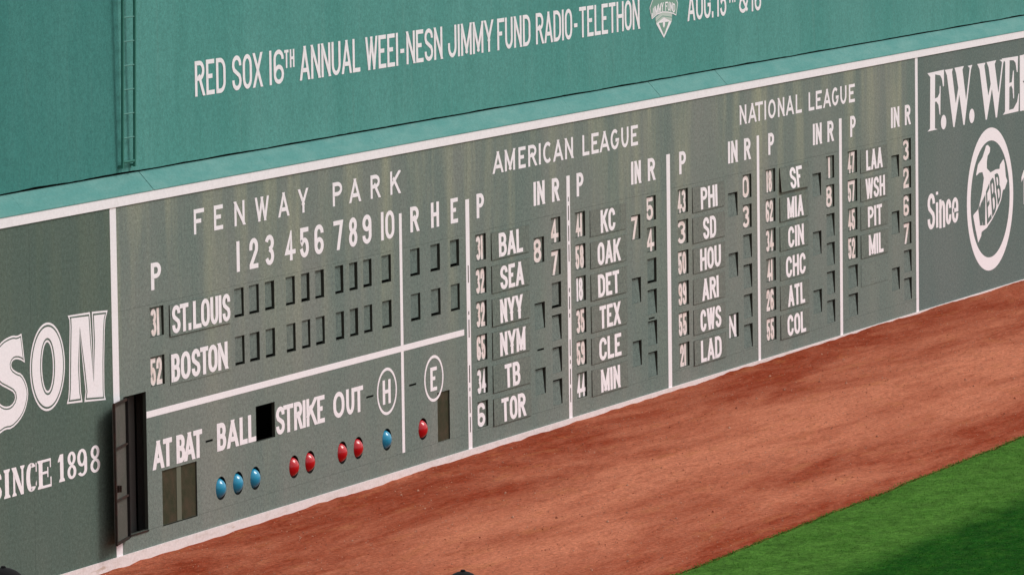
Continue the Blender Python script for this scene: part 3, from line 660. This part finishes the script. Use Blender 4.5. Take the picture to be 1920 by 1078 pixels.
# ------------------------------------------------------------------ lettering of the advert walls
def big_letter(outer, holes_=(), it=0, d=(.028, .045), hd=None):
    """white outline, thin dark line, white face: three flat coats of paint"""
    mb = MB(); o = smooth2d(outer, it) if it else outer
    if holes_:
        rings = [(o, holes_[0])]
        for (oo, ii, y, k) in ((o, holes_[0], Y, 0), (inset(o, d[0]), inset(holes_[0], -d[0]), Y-.001, 1), (inset(o, d[1]), inset(holes_[0], -d[1]), Y-.002, 0)): 
            if len(oo) == len(ii): ring(mb, oo, ii, y, k)
    else:
        for dd, y, k in ((0, Y, 0), (d[0], Y-.001, 1), (d[1], Y-.002, 0)): poly2d(mb, inset(o, dd) if dd else o, y, k)
    return mb.build('letter', [M['white_letter'], M['advert']], left)
LN = [(-1.339, 3.408), (-0.713, 3.391), (-0.697, 3.259), (-0.676, 2.998), (-0.649, 2.529), (-0.639, 2.994), (-0.65, 3.254), (-0.658, 3.389), (-0.205, 3.363), (-0.273, 3.249), (-0.302, 3.096), (-0.336, 2.667), (-0.345, 2.323), (-0.34, 2.234), (-0.306, 2.17), (-0.92, 2.213), (-0.881, 2.349), (-0.936, 2.665), (-1.006, 3.137), (-1.033, 2.71), (-1.012, 2.364), (-0.974, 2.219), (-1.416, 2.245), (-1.37, 2.32), (-1.346, 2.437), (-1.313, 2.947), (-1.290, 3.251), (-1.295, 3.347)]
big_letter(LN, d=(.026, .050))
oc = ell(-1.93, 2.797, .485, .582, 48); ic = ell(-1.93, 2.80, .150, .32, 48); big_letter(oc, [ic], d=(.030, .056))
LS = [(-2.624, 3.309), (-2.624, 3.309), (-2.548, 2.919), (-2.548, 2.919), (-2.692, 2.98), (-2.831, 2.996), (-2.92, 2.955), (-2.906, 2.887), (-2.769, 2.821), (-2.648, 2.79), (-2.531, 2.676), (-2.467, 2.533), (-2.501, 2.402), (-2.584, 2.277), (-2.729, 2.176), (-2.942, 2.101), (-3.115, 2.114), (-3.256, 2.081), (-3.256, 2.081), (-3.393, 2.0), (-3.43, 2.2), (-3.47, 2.486), (-3.338, 2.534), (-3.238, 2.456), (-3.102, 2.406), (-2.946, 2.404), (-2.827, 2.474), (-2.851, 2.561), (-3.022, 2.631), (-3.227, 2.705), (-3.394, 2.825), (-3.438, 2.98), (-3.38, 3.123), (-3.272, 3.212), (-3.131, 3.272), (-2.991, 3.298), (-2.852, 3.309), (-2.748, 3.289)]
big_letter(LS, it=1, d=(.024, .042))
# SINCE 1898 in a serif face
def serif(mb, ch, x0, x1, z0, z1, tx, tz, y=Y):
    w_ = x1-x0; h = z1-z0; sv = .035
    def v(xc, t=tx, a=z0, b=z1, k=0): mb.poly([(xc-t/2, y-.0002*k, a), (xc+t/2, y-.0002*k, a), (xc+t/2, y-.0002*k, b), (xc-t/2, y-.0002*k, b)])
    def foot(xc, t, z, up, k=3):
        s = 1 if up else -1
        mb.poly([(xc-t/2-sv, y-.0002*k, z), (xc+t/2+sv, y-.0002*k, z), (xc+t/2+sv*.8, y-.0002*k, z+s*tz*.7), (xc+t/2, y-.0002*k, z+s*tz*1.4), (xc-t/2, y-.0002*k, z+s*tz*1.4), (xc-t/2-sv*.8, y-.0002*k, z+s*tz*.7)])
    def rib(pts, kind='b', k=1, t1=tx, t2=tz):
        for p in ribbon(pts, kind, t1, t2):
            pp = clip(p, z1, z0)
            if pp: mb.poly([(a, y-.0003*k, b) for a, b in pp])
    if ch in 'I1':
        xc = (x0+x1)/2; v(xc); foot(xc, tx, z0, True)
        if ch == 'I': foot(xc, tx, z1, False, 4)
        else: mb.poly([(xc-tx/2, y-.0008, z1), (xc-tx/2, y-.0008, z1-.09), (xc-tx/2-.06, y-.0008, z1-.10), (xc-tx/2-.06, y-.0008, z1-.075)])
    elif ch == 'N':
        a = x0+sv+tx*.25; b = x1-sv-tx*.25; v(a, tx*.5); foot(a, tx*.5, z0, True); v(b, tx*.5, k=1); foot(b, tx*.5, z1, False, 4)
        mb.poly([(a-tx*.5-.02, y-.002, z1), (a+tx*.5, y-.002, z1), (b+tx*.25, y-.002, z0), (b-tx*.5, y-.002, z0)])
    elif ch == 'E':
        a = x0+sv+tx/2; v(a); foot(a, tx, z0, True); foot(a, tx, z1, False, 4)
        for zz, e in ((z1-tz, x1-.01), (z0, x1), (z0+h*.49, x1-w_*.22)): mb.poly([(a, y-.0018, zz), (e, y-.0018, zz), (e, y-.0018, zz+tz), (a, y-.0018, zz+tz)])
        for z_a, z_b, e in ((z1-.12, z1, x1-.01), (z0, z0+.13, x1), (z0+h*.49-.05, z0+h*.49+.05+tz, x1-w_*.22)): mb.poly([(e-.03, y-.0022, z_a), (e, y-.0022, z_a), (e, y-.0022, z_b), (e-.03, y-.0022, z_b)])
    elif ch == 'C':
        P = arc(.5, .5, .5, .5, 48, 312, 18); rib([(x0+tx/2+u*(w_-tx), z0+tz/2+q*(h-tz)) for u, q in P]); mb.poly([(x1-.03, y-.002, z1-.13), (x1-.003, y-.002, z1-.13), (x1-.003, y-.002, z1-.01), (x1-.03, y-.002, z1-.01)])
        mb.poly([(x1-.035, y-.002, z0+.06), (x1-.008, y-.002, z0+.07), (x1-.008, y-.002, z0+.13), (x1-.035, y-.002, z0+.10)])
    elif ch == 'S':
        rib([(x0+tx/2+u*(w_-tx), z0+tz/2+q*(h-tz)) for u, q in glyph('S', .3)[0][0]])
    elif ch == '8':
        rib(arc((x0+x1)/2, z0+h*.75, (w_-tx)/2*.86, h*.25-tz/2, -90, 270, 20), 'c', 1, tx*.8); rib(arc((x0+x1)/2, z0+h*.26, (w_-tx)/2, h*.26-tz/2, 90, 450, 20), 'c', 3, tx*.8)
    elif ch == '9':
        rib(arc((x0+x1)/2, z0+h*.68, (w_-tx)/2, h*.32-tz/2, -90, 270, 20), 'c', 1, tx*.85)
        rib([(x1-tx*.45, z0+h*.68)]+[(x1-tx*.45, z0+h*.35)]+[(x0+w_*.5+math.cos(R(t))*(w_/2-tx*.45), z0+h*.24+math.sin(R(t))*(h*.24-tz/2)) for t in range(0, -165, -15)], 'b', 3, tx*.85)
mb = MB()
for ch, a, b in (('S', -3.56, -3.25), ('I', -3.23, -2.98), ('N', -2.97, -2.62), ('C', -2.58, -2.29), ('E', -2.27, -1.89)): serif(mb, ch, a, b, 1.215, 1.59, .105, .034)
mb.build('lettering', M['white_letter'], left); mb = MB()
for ch, a, b in (('1', -1.72, -1.47), ('8', -1.45, -1.18), ('9', -1.165, -.88), ('8', -.80, -.50)): serif(mb, ch, a, b, 1.235, 1.60, .095, .036)
mb.build('lettering', M['white_letter'], left)
# right-hand advert
GF = [(32.663, 4.389), (33.591, 4.397), (33.586, 4.101), (33.538, 4.08), (33.47, 4.235), (33.376, 4.304), (33.093, 4.341), (33.076, 3.892), (33.227, 3.905), (33.333, 3.976), (33.349, 4.109), (33.396, 4.106), (33.373, 3.564), (33.326, 3.583), (33.272, 3.76), (33.155, 3.831), (33.075, 3.829), (33.067, 3.335), (33.217, 3.308), (32.653, 3.306), (32.794, 3.355), (32.82, 4.309)]
GW = [(33.638, 4.389), (34.092, 4.386), (34.043, 4.323), (34.249, 3.723), (34.398, 3.999), (34.282, 4.276), (34.188, 4.393), (34.727, 4.393), (34.644, 4.332), (34.843, 3.745), (35.06, 4.336), (34.936, 4.38), (35.213, 4.386), (35.129, 4.3), (34.748, 3.277), (34.676, 3.287), (34.453, 3.868), (34.169, 3.277), (34.098, 3.29), (33.756, 4.279)]
GW2 = [(35.497, 4.381), (35.98, 4.377), (35.914, 4.322), (36.138, 3.736), (36.281, 3.952), (36.161, 4.274), (36.039, 4.383), (36.611, 4.383), (36.525, 4.315), (36.737, 3.743), (36.960, 4.326), (36.836, 4.368), (36.786, 4.375), (37.112, 4.375), (37.025, 4.291), (36.645, 3.28), (36.57, 3.286), (36.354, 3.85), (36.047, 3.283), (35.973, 3.289), (35.633, 4.268)]
GE = [(36.936, 4.394), (37.923, 4.381), (37.894, 4.073), (37.843, 4.076), (37.769, 4.26), (37.643, 4.317), (37.415, 4.332), (37.393, 3.894), (37.535, 3.901), (37.614, 4.107), (37.665, 4.128), (37.673, 3.582), (37.622, 3.577), (37.584, 3.767), (37.509, 3.837), (37.392, 3.813), (37.376, 3.374), (37.63, 3.381), (37.861, 3.503), (37.939, 3.653), (37.98, 3.642), (37.935, 3.31), (36.996, 3.307), (37.123, 3.36), (37.147, 4.316)]
for i, g in enumerate((GF, GW, GW2, GE)):
    mb = MB(); poly2d(mb, g, Y-.0004*i); mb.build('letter', M['white_letter'], right)
for cx in (33.546, 35.162):
    mb = MB(); poly2d(mb, ell(cx, 3.418, .152, .137, 24), Y-.003); mb.build('letter', M['white_letter'], right)
for i, x in enumerate((38.03, 39.12)):
    mb = MB(); mb.box(x, x+.31, Y-.001, -.001, 3.305, 4.385)
    for cz, rz in ((4.12, .24), (3.59, .26)):
        for p in ribbon([(x+.2, cz+rz)]+arc(x+.45, cz, .38, rz, 90, -90, 14)+[(x+.2, cz-rz)], 'b', .22, .06): mb.poly([(a, Y-.002, b) for a, b in p])
    mb.build('letter', M['white_letter'], right)
def lower(s, mb, x0, x1, z0, xh, tx, tz, k):
    w_ = x1-x0
    P = lambda pts: [(x0+tx/2+u*(w_-tx), z0+tz/2+v*(xh-tz)) for u, v in pts]
    if s == 'i': st = [([(.5, 0), (.5, 1)], 's'), ([(.5, 1.30), (.5, 1.42)], 's')]
    if s == 'n': st = [([(0, 0), (0, 1)], 's'), ([(0, .7)]+arc(.55, .72, .45, .28, 150, 0, 8)+[(1, 0)], 's')]
    if s == 'c': st = [([(1, .66)]+arc(.5, .7, .5, .3, 0, 180)+arc(.5, .3, .5, .3, 180, 360)+[(1, .36)], 'b')]
    if s == 'e': st = [([(1, .34)]+arc(.5, .3, .5, .3, 0, -180)+arc(.5, .7, .5, .3, 180, 0)+[(1, .5), (.05, .5)], 'b')]
    for si, (p, kd) in enumerate(st):
        q = P(p) if s != 'i' else [((x0+x1)/2, z0+v*xh*.985+.0) for u, v in p]
        for r in ribbon(q, kd if s != 'i' else 'b', tx, tz): mb.poly([(a, Y-.0005*si-.0002*k, b) for a, b in r])
mb = MB()
for st in letter_polys('S', 32.63, 33.04, 1.47, 2.14, .135, .085): 
    for p in st: mb.poly([(a, Y, b) for a, b in p])
for i, (ch, a, b) in enumerate((('i', 33.09, 33.23), ('n', 33.28, 33.61), ('c', 33.65, 33.96), ('e', 34.0, 34.36))): lower(ch, mb, a, b, 1.475, .48, .125, .075, i)
mb.build('lettering', M['white_letter'], right)
mb = MB(); ring(mb, ell(36.228, 1.747, 1.37, 1.37, 64), ell(36.228, 1.750, 1.155, 1.12, 64), Y); mb.build('ring', M['white_letter'], right)
HM = [(36.101, 2.797), (36.231, 2.735), (36.213, 2.651), (36.08, 2.585), (36.035, 2.48), (36.033, 2.352), (36.251, 2.257), (36.559, 2.29), (36.78, 2.283), (36.808, 2.361), (37.023, 2.453), (37.093, 2.367), (37.16, 2.103), (37.248, 2.01), (37.085, 1.865), (36.979, 1.859), (36.86, 1.668), (36.637, 1.515), (36.325, 1.342), (36.016, 1.213), (35.709, 1.163), (35.682, 1.086), (35.506, 0.974), (35.363, 1.229), (35.22, 1.511), (35.255, 1.536), (35.455, 1.595), (35.543, 1.639), (35.676, 1.812), (35.765, 1.961), (35.811, 2.085), (35.856, 2.181), (35.77, 2.302), (35.579, 2.303), (35.422, 2.259), (35.405, 2.289), (35.512, 2.465), (35.774, 2.58), (35.907, 2.703), (35.996, 2.79)]
mb = MB(); poly2d(mb, HM, Y); em = mb.build('emblem', M['white_letter'], right)
# letters inside the emblem, slanted up along it
mb = MB()
QD = (('W', (35.53, 1.30), (36.0, 1.27), (35.93, 1.86), (35.52, 1.62)), ('E', (36.03, 1.275), (36.30, 1.37), (36.17, 2.06), (35.97, 1.91)),
      ('B', (36.34, 1.39), (36.62, 1.54), (36.44, 2.19), (36.21, 2.08)), ('B', (36.67, 1.58), (36.89, 1.75), (36.73, 2.22), (36.49, 2.20)))
for i, (ch, bl, b_r, tr, tl) in enumerate(QD):
    for si, st in enumerate(letter_polys(ch, 0, 1, 0, 1, .30, .13, .3)):
        for qi, p in enumerate(st):
            mb.poly([((1-a)*(1-b)*bl[0]+a*(1-b)*b_r[0]+a*b*tr[0]+(1-a)*b*tl[0], Y-.0012-.0006*si-.00004*qi, (1-a)*(1-b)*bl[1]+a*(1-b)*b_r[1]+a*b*tr[1]+(1-a)*b*tl[1]) for a, b in p])
mb.build('emblem_lettering', M['advert_right_hazed'], em)
mb = MB(); mb.box(38.24, 38.42, Y-.001, -.001, 1.47, 2.14); mb.poly([(38.24, Y-.001, 2.14), (38.10, Y-.001, 2.01), (38.10, Y-.001, 1.92), (38.24, Y-.001, 2.0)]); mb.build('lettering', M['white_letter'], right)

# ------------------------------------------------------------------ sloping ledge above the trim
ledge = empty('ledge', (0, .1, 4.86), 'pale green sloping metal ledge between the lower walls and the tall wall', 'ledge')
br = [-14, -9.8, -6.14, -2.49, 1.17, 4.83, 8.49, 12.15, 15.81, 19.47, 22.45, 26.1, 29.8, 33.4, 37.1, 40.8, 50, 61]
for i in range(len(br)-1):
    gl = .009 if br[i] in (1.17, 19.47, 22.45) else .0015; gr = .009 if br[i+1] in (1.17, 19.47, 22.45) else .0015
    a, b = br[i]+gl, br[i+1]-gr; mb = MB(); dzz = random.uniform(-.003, .003)
    mb.v += [(a, -.024, 4.855), (b, -.024, 4.855), (b, -.024, 4.866), (a, -.024, 4.866), (b, .2, 5.108), (a, .2, 5.108), (b, .2, 5.09), (a, .2, 5.09)]
    mb.f += [(0, 1, 2, 3), (3, 2, 4, 5), (1, 0, 7, 6), (0, 3, 5, 7), (1, 6, 4, 2)]; mb.mi += [0]*5
    mb.build('ledge_panel', M['ledge'], ledge)
mb = MB(); mb.poly([(-14, .03, 4.80), (61, .03, 4.80), (61, .21, 5.05), (-14, .21, 5.05)]); mb.build('backing', M['gap'], ledge)

# ------------------------------------------------------------------ tall green wall
upper = empty('tall_green_wall', (0, .18, 5.1), 'tall teal-green wall above the ledge with a line of white capitals', 'wall')
YU = .18
ub = [-14, -8.6, -4.9, -1.2, .62, 4.3, 8.0, 11.7, 15.4, 19.1, 22.8, 26.5, 30.2, 33.9, 37.6, 41.3, 50, 61]
for i in range(len(ub)-1):
    a, b = ub[i]+.001, ub[i+1]-.001; n = max(2, int((b-a)/.16)); vs, fs = [], []
    for j in range(n+1):
        x = a+(b-a)*j/n
        zb = 5.134+.011*noise.noise(Vector((x*.9, 0, 0)))+.006*noise.noise(Vector((x*5, 3, 0)))
        if x < 1.0: zb += .009*math.exp(-((x+1.75)/.5)**2)+.006*math.exp(-((x+.2)/.6)**2)
        for kz, z in enumerate((zb, 5.2, 5.35, 5.6, 6., 7., 8.5, 11.3)):
            yy = YU-.010*math.exp(-(z-5.1)/.10)*(.6+.8*noise.noise(Vector((x*.7, 7, 0))))
            vs.append((x, yy if kz < 3 or True else YU, z))
    m_ = 8
    for j in range(n):
        for k in range(m_-1): q = j*m_+k; fs.append((q, q+m_, q+m_+1, q+1))
    k0 = len(vs)
    for x in (a, b): vs += [(x, YU+.0, 5.13), (x, YU+.03, 5.13), (x, YU+.03, 11.3), (x, YU+.0, 11.3)]
    fs += [(k0, k0+1, k0+2, k0+3), (k0+4, k0+5, k0+6, k0+7)]
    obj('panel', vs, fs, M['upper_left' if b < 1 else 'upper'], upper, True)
mb = MB(); mb.box(-14, 61, .23, .5, 5.0, 11.3); mb.build('core', M['gap'], upper)
YT = YU-.004
def wu(s, x0, x1, z0=6.005, z1=6.495, tx=.072, tz=.062, **k): return word(s, x0, x1, z0, z1, tx, tz, YT, par=upper, **k)
wu('RED', 2.87, 3.82, gap=.75); wu('SOX', 4.03, 4.99, gap=.6); wu('16', 5.22, 5.69, gap=.9); wu('TH', 5.71, 6.04, 6.215, 6.475, .05, .04, gap=.8)
wu('ANNUAL', 6.22, 8.26, gap=.62); wu('WEEI-NESN', 8.45, 11.20, gap=.6); wu('JIMMY', 11.41, 13.11, gap=.7); wu('FUND', 13.27, 14.56, gap=.75)
wu('RADIO-TELETHON', 14.78, 19.07, gap=.6); wu('AUG.', 21.19, 22.36, gap=.7); wu('15', 22.54, 22.96, gap=.9); wu('TH', 23.05, 23.38, 6.21, 6.47, .05, .04, gap=.8)
wu('&', 23.55, 23.98); wu('16', 24.15, 24.6, gap=.9)
# shield emblem
def offx(p): return p
mb = MB()
SH = [(19.848, 6.44), (19.516, 6.334), (19.507, 6.309), (19.597, 6.134), (19.753, 6.145), (19.785, 6.039), (19.863, 6.047), (20.125, 5.79), (20.386, 6.037), (20.474, 6.039), (20.499, 6.142), (20.67, 6.133), (20.755, 6.332), (20.563, 6.402)]
SH = [(19.84, 6.56)]+SH[1:-1]+[(20.56, 6.56)]
poly2d(mb, [(19.79, 6.045), (20.125, 5.79), (20.47, 6.045), (20.44, 6.14), (19.80, 6.14)], YT, 0); poly2d(mb, [(19.90, 6.05), (20.125, 5.835), (20.35, 6.05)], YT-.001, 2)
poly2d(mb, [(19.785, 6.042), (19.755, 6.15), (20.07, 6.228), (20.497, 6.19), (20.475, 6.042), (20.135, 6.13)], YT-.0016, 1)
poly2d(mb, [(19.79, 6.085), (20.07, 6.165), (20.48, 6.12), (20.48, 6.105), (20.07, 6.15), (19.79, 6.07)], YT-.0022, 2)
top_ = [(19.70, 6.52), (19.516, 6.334), (19.507, 6.309), (19.597, 6.13), (19.83, 6.19), (20.067, 6.215), (20.311, 6.20), (20.538, 6.165), (20.67, 6.13), (20.755, 6.332), (20.60, 6.52)]
poly2d(mb, top_, YT-.003, 0); poly2d(mb, inset(top_, .018), YT-.0036, 2)
fl = [(20.13, 6.12), (20.175, 6.03), (20.16, 5.99), (20.12, 5.955), (20.08, 5.985), (20.07, 6.03)]; poly2d(mb, fl, YT-.004, 0)
em2 = mb.build('emblem', [M['white_letter'], M['emblem'], M['emblem_green']], upper)
mb = MB(); s_ = 'JIMMY FUND'; n = len(s_); x = 19.60
for i, ch in enumerate(s_):
    w_ = {'I': .035, 'M': .125, ' ': .05, 'J': .07}.get(ch, .098); t = (x-20.12)/.55; dz = -.085*t*t+.0
    if ch != ' ':
        for si, st in enumerate(letter_polys(ch, x, x+w_, 6.235+dz, 6.385+dz, .028, .024)):
            for p in st: mb.poly([(a, YT-.0045-.0004*si, b) for a, b in p])
    x += w_+.014
mb.build('emblem_lettering', M['white_letter'], em2)

# ------------------------------------------------------------------ ladder fixed on the tall wall
lad = empty('ladder', (.65, .1, 5.2), 'narrow green ladder fixed on the tall wall above the ledge', 'ladder')
def ly(z): return .118-.05*(z-5.2)/2.3
for x in (.543, .896):
    mb = MB(); z0, z1 = 5.2, 11.0; wv = .019; n = len(mb.v)
    for z in (z0, z1):
        y = max(ly(z), -.05)
        for a, b in ((-wv, -.014), (wv, -.014), (wv, .014), (-wv, .014)): mb.v.append((x+a, y+b, z))
    mb.f += [(0, 3, 2, 1), (4, 5, 6, 7), (0, 1, 5, 4), (1, 2, 6, 5), (2, 3, 7, 6), (3, 0, 4, 7)]; mb.mi += [0]*6; mb.build('rail', M['ladder'], lad)
z = 5.28
while z < 10.9:
    y = ly(z)
    mb = MB(); mb.tube((.562, y, z), (.877, y, z), .009 if z > 5.3 else .02); mb.build('rung', M['rung'] if z > 5.3 else M['ladder'], lad); z += .325
for z in (5.24, 7.9, 10.3):
    for x in (.543, .896): mb = MB(); mb.box(x-.02, x+.02, max(ly(z), -.05)+.0145, .176, z-.03, z); mb.build('bracket', M['ladder'], lad)

# ------------------------------------------------------------------ two spectators in the near stand (only their headwear reaches into view)
def screen_ray(px, py, dist):
    F_ = 10808.27; d = (fwd+rgt*((px-960)/F_)-upv*((py-539)/F_)).normalized(); return Vector(CAM)+d*dist
hd = Vector((fwd.x, fwd.y, 0)).normalized(); sd = Vector((hd.y, -hd.x, 0))
def person(px, py, dist, face, label, brim_dir, shirt, r=.105):
    top = screen_ray(px, py, dist); seat = top.z-.93
    p = empty('person', (top.x, top.y, seat-.45), label, 'person')
    f = (hd*math.cos(face)+sd*math.sin(face)); s = Vector((f.y, -f.x, 0)); o = Vector((top.x, top.y, seat))
    P = lambda a, b, c: tuple(o+f*a+s*b+Vector((0, 0, c))-Vector(p.location))
    vs = [P(-.02, 0, .08), P(-.03, 0, .30), P(-.02, 0, .50), P(0, 0, .62), P(.01, 0, .70), P(.015, 0, .80)]
    rd = [.15, .15, .14, .065, .075, .088]; es = [(0, 1), (1, 2), (2, 3), (3, 4), (4, 5)]
    for sg in (-1, 1):
        k = len(vs); vs += [P(-.02, sg*.18, .53), P(.04, sg*.23, .28), P(.26, sg*.16, .16), P(.34, sg*.13, .15)]; rd += [.06, .045, .032, .035]; es += [(2, k), (k, k+1), (k+1, k+2), (k+2, k+3)]
        for q in range(4): j = len(vs); vs.append(P(.41, sg*(.10+.02*q), .14)); rd.append(.010); es.append((k+3, j))
        k = len(vs); vs += [P(.06, sg*.10, .06), P(.46, sg*.12, .07), P(.44, sg*.12, -.36), P(.58, sg*.12, -.41)]; rd += [.095, .065, .045, .04]; es += [(0, k), (k, k+1), (k+1, k+2), (k+2, k+3)]
    me = bpy.data.meshes.new('body'); me.from_pydata(vs, es, []); me.materials.append(shirt)
    b = bpy.data.objects.new('body', me); C.objects.link(b); b.parent = p
    sk = b.modifiers.new('skin', 'SKIN'); 
    if not me.skin_vertices: 
        me.skin_vertices.new() if hasattr(me.skin_vertices, 'new') else None
    for i, sv in enumerate(me.skin_vertices[0].data): sv.radius = (rd[i], rd[i]); sv.use_root = i == 0
    b.modifiers.new('sub', 'SUBSURF').levels = 1; b.modifiers['sub'].render_levels = 2
    # head: skull with brow, nose, ears
    hc = Vector(P(.02, 0, .80)); hv, hf = [], []; nu, nv = 20, 14
    for j in range(nv+1):
        th = math.pi*j/nv
        for i in range(nu):
            ph = 2*math.pi*i/nu; a = math.cos(ph)*math.sin(th); bb = math.sin(ph)*math.sin(th); c = math.cos(th)
            fr = .098*a*(1+.06*(c < 0)); 
            if a > .9 and -.35 < c < .1: fr += .022
            q = hc+f*fr+s*(.076*bb)+Vector((0, 0, .115*c)); hv.append(tuple(q))
    for j in range(nv):
        for i in range(nu): a = j*nu+i; b2 = j*nu+(i+1) % nu; hf.append((a, a+nu, b2+nu, b2))
    me = bpy.data.meshes.new('head'); me.from_pydata(hv, [], hf); me.materials.append(M['skin']); me.polygons.foreach_set('use_smooth', [True]*len(hf))
    h = bpy.data.objects.new('head', me); C.objects.link(h); h.parent = p
    # cap: crown, brim, button
    cc = hc+Vector((0, 0, .02)); cv, cf = [], []; nu, nv = 28, 9
    for j in range(nv+1):
        th = math.pi/2*j/nv
        for i in range(nu):
            ph = 2*math.pi*i/nu; cv.append(tuple(cc+f*(r*1.02*math.cos(ph)*math.sin(th))+s*(r*.9*math.sin(ph)*math.sin(th))+Vector((0, 0, .105*math.cos(th)**.9))))
    for j in range(nv):
        for i in range(nu): a = j*nu+i; b2 = j*nu+(i+1) % nu; cf.append((a, a+nu, b2+nu, b2))
    cap = bpy.data.meshes.new('cap'); cap.from_pydata(cv, [], cf); cap.materials.append(M['cap']); cap.polygons.foreach_set('use_smooth', [True]*len(cf))
    co = bpy.data.objects.new('cap', cap); C.objects.link(co); co.parent = p
    bt = MB(); q = cc+Vector((0, 0, .102)); n = 12
    for z, rr in ((0, .012), (.006, .0125), (.011, .009), (.0125, .0)):
        for i in range(n): bt.v.append((q.x+rr*math.cos(6.283*i/n), q.y+rr*math.sin(6.283*i/n), q.z+z))
    for k in range(3):
        for i in range(n): a = k*n+i; b2 = k*n+(i+1) % n; bt.f.append((a, b2, b2+n, a+n)); bt.mi.append(0)
    me = bpy.data.meshes.new('button'); me.from_pydata(bt.v, [], bt.f); me.materials.append(M['cap']); bo = bpy.data.objects.new('button', me); C.objects.link(bo); bo.parent = co
    bv, bf = [], []; n = 12; m_ = 5; t = brim_dir; g = (f*math.cos(t)+s*math.sin(t)); gs = Vector((g.y, -g.x, 0))
    for sgn in (0, -.004):
        for j in range(m_+1):
            for i in range(n+1):
                u = -1+2*i/n; Ld = r*.75+(.085*(1-.45*u*u))*j/m_; bv.append(tuple(cc+g*(Ld*math.sqrt(max(0, 1-.35*u*u)))+gs*(u*r*.78)+Vector((0, 0, .02-.012*j/m_-.022*u*u+sgn))))
    for l_ in range(2):
        for j in range(m_):
            for i in range(n): a = l_*(m_+1)*(n+1)+j*(n+1)+i; bf.append((a, a+1, a+n+2, a+n+1))
    me = bpy.data.meshes.new('brim'); me.from_pydata(bv, [], bf); me.materials.append(M['cap']); bo = bpy.data.objects.new('brim', me); C.objects.link(bo); bo.parent = co
    return p, seat
p1, s1 = person(868, 1069.6, 27, 0, 'spectator at the bottom centre, only the top of a black cap with button showing', 0, M['shirt'])
p2, s2 = person(-2, 1062, 27, R(80), 'spectator at the bottom left corner in a dark cap, mostly out of frame', 0, M['trousers'])
mb = MB(); c_ = screen_ray(430, 1078, 27)
def slab(d0, d1, w0, w1, z0, z1):
    n = len(mb.v)
    for z in (z0, z1):
        for a, b in ((d0, w0), (d1, w0), (d1, w1), (d0, w1)): q = c_+hd*a+sd*b; mb.v.append((q.x, q.y, z))
    for f_ in ((0, 3, 2, 1), (4, 5, 6, 7), (0, 1, 5, 4), (1, 2, 6, 5), (2, 3, 7, 6), (3, 0, 4, 7)): mb.f.append(tuple(n+i for i in f_)); mb.mi.append(0)
zs_ = min(s1, s2)-.03
slab(-.6, .32, -4, 4, -.2, zs_); slab(.322, 1.3, -4, 4, -.2, zs_-.45)
tag(mb.build('stand_terrace', M['concrete']), 'concrete terrace steps under the two spectators', None, None, 'structure')
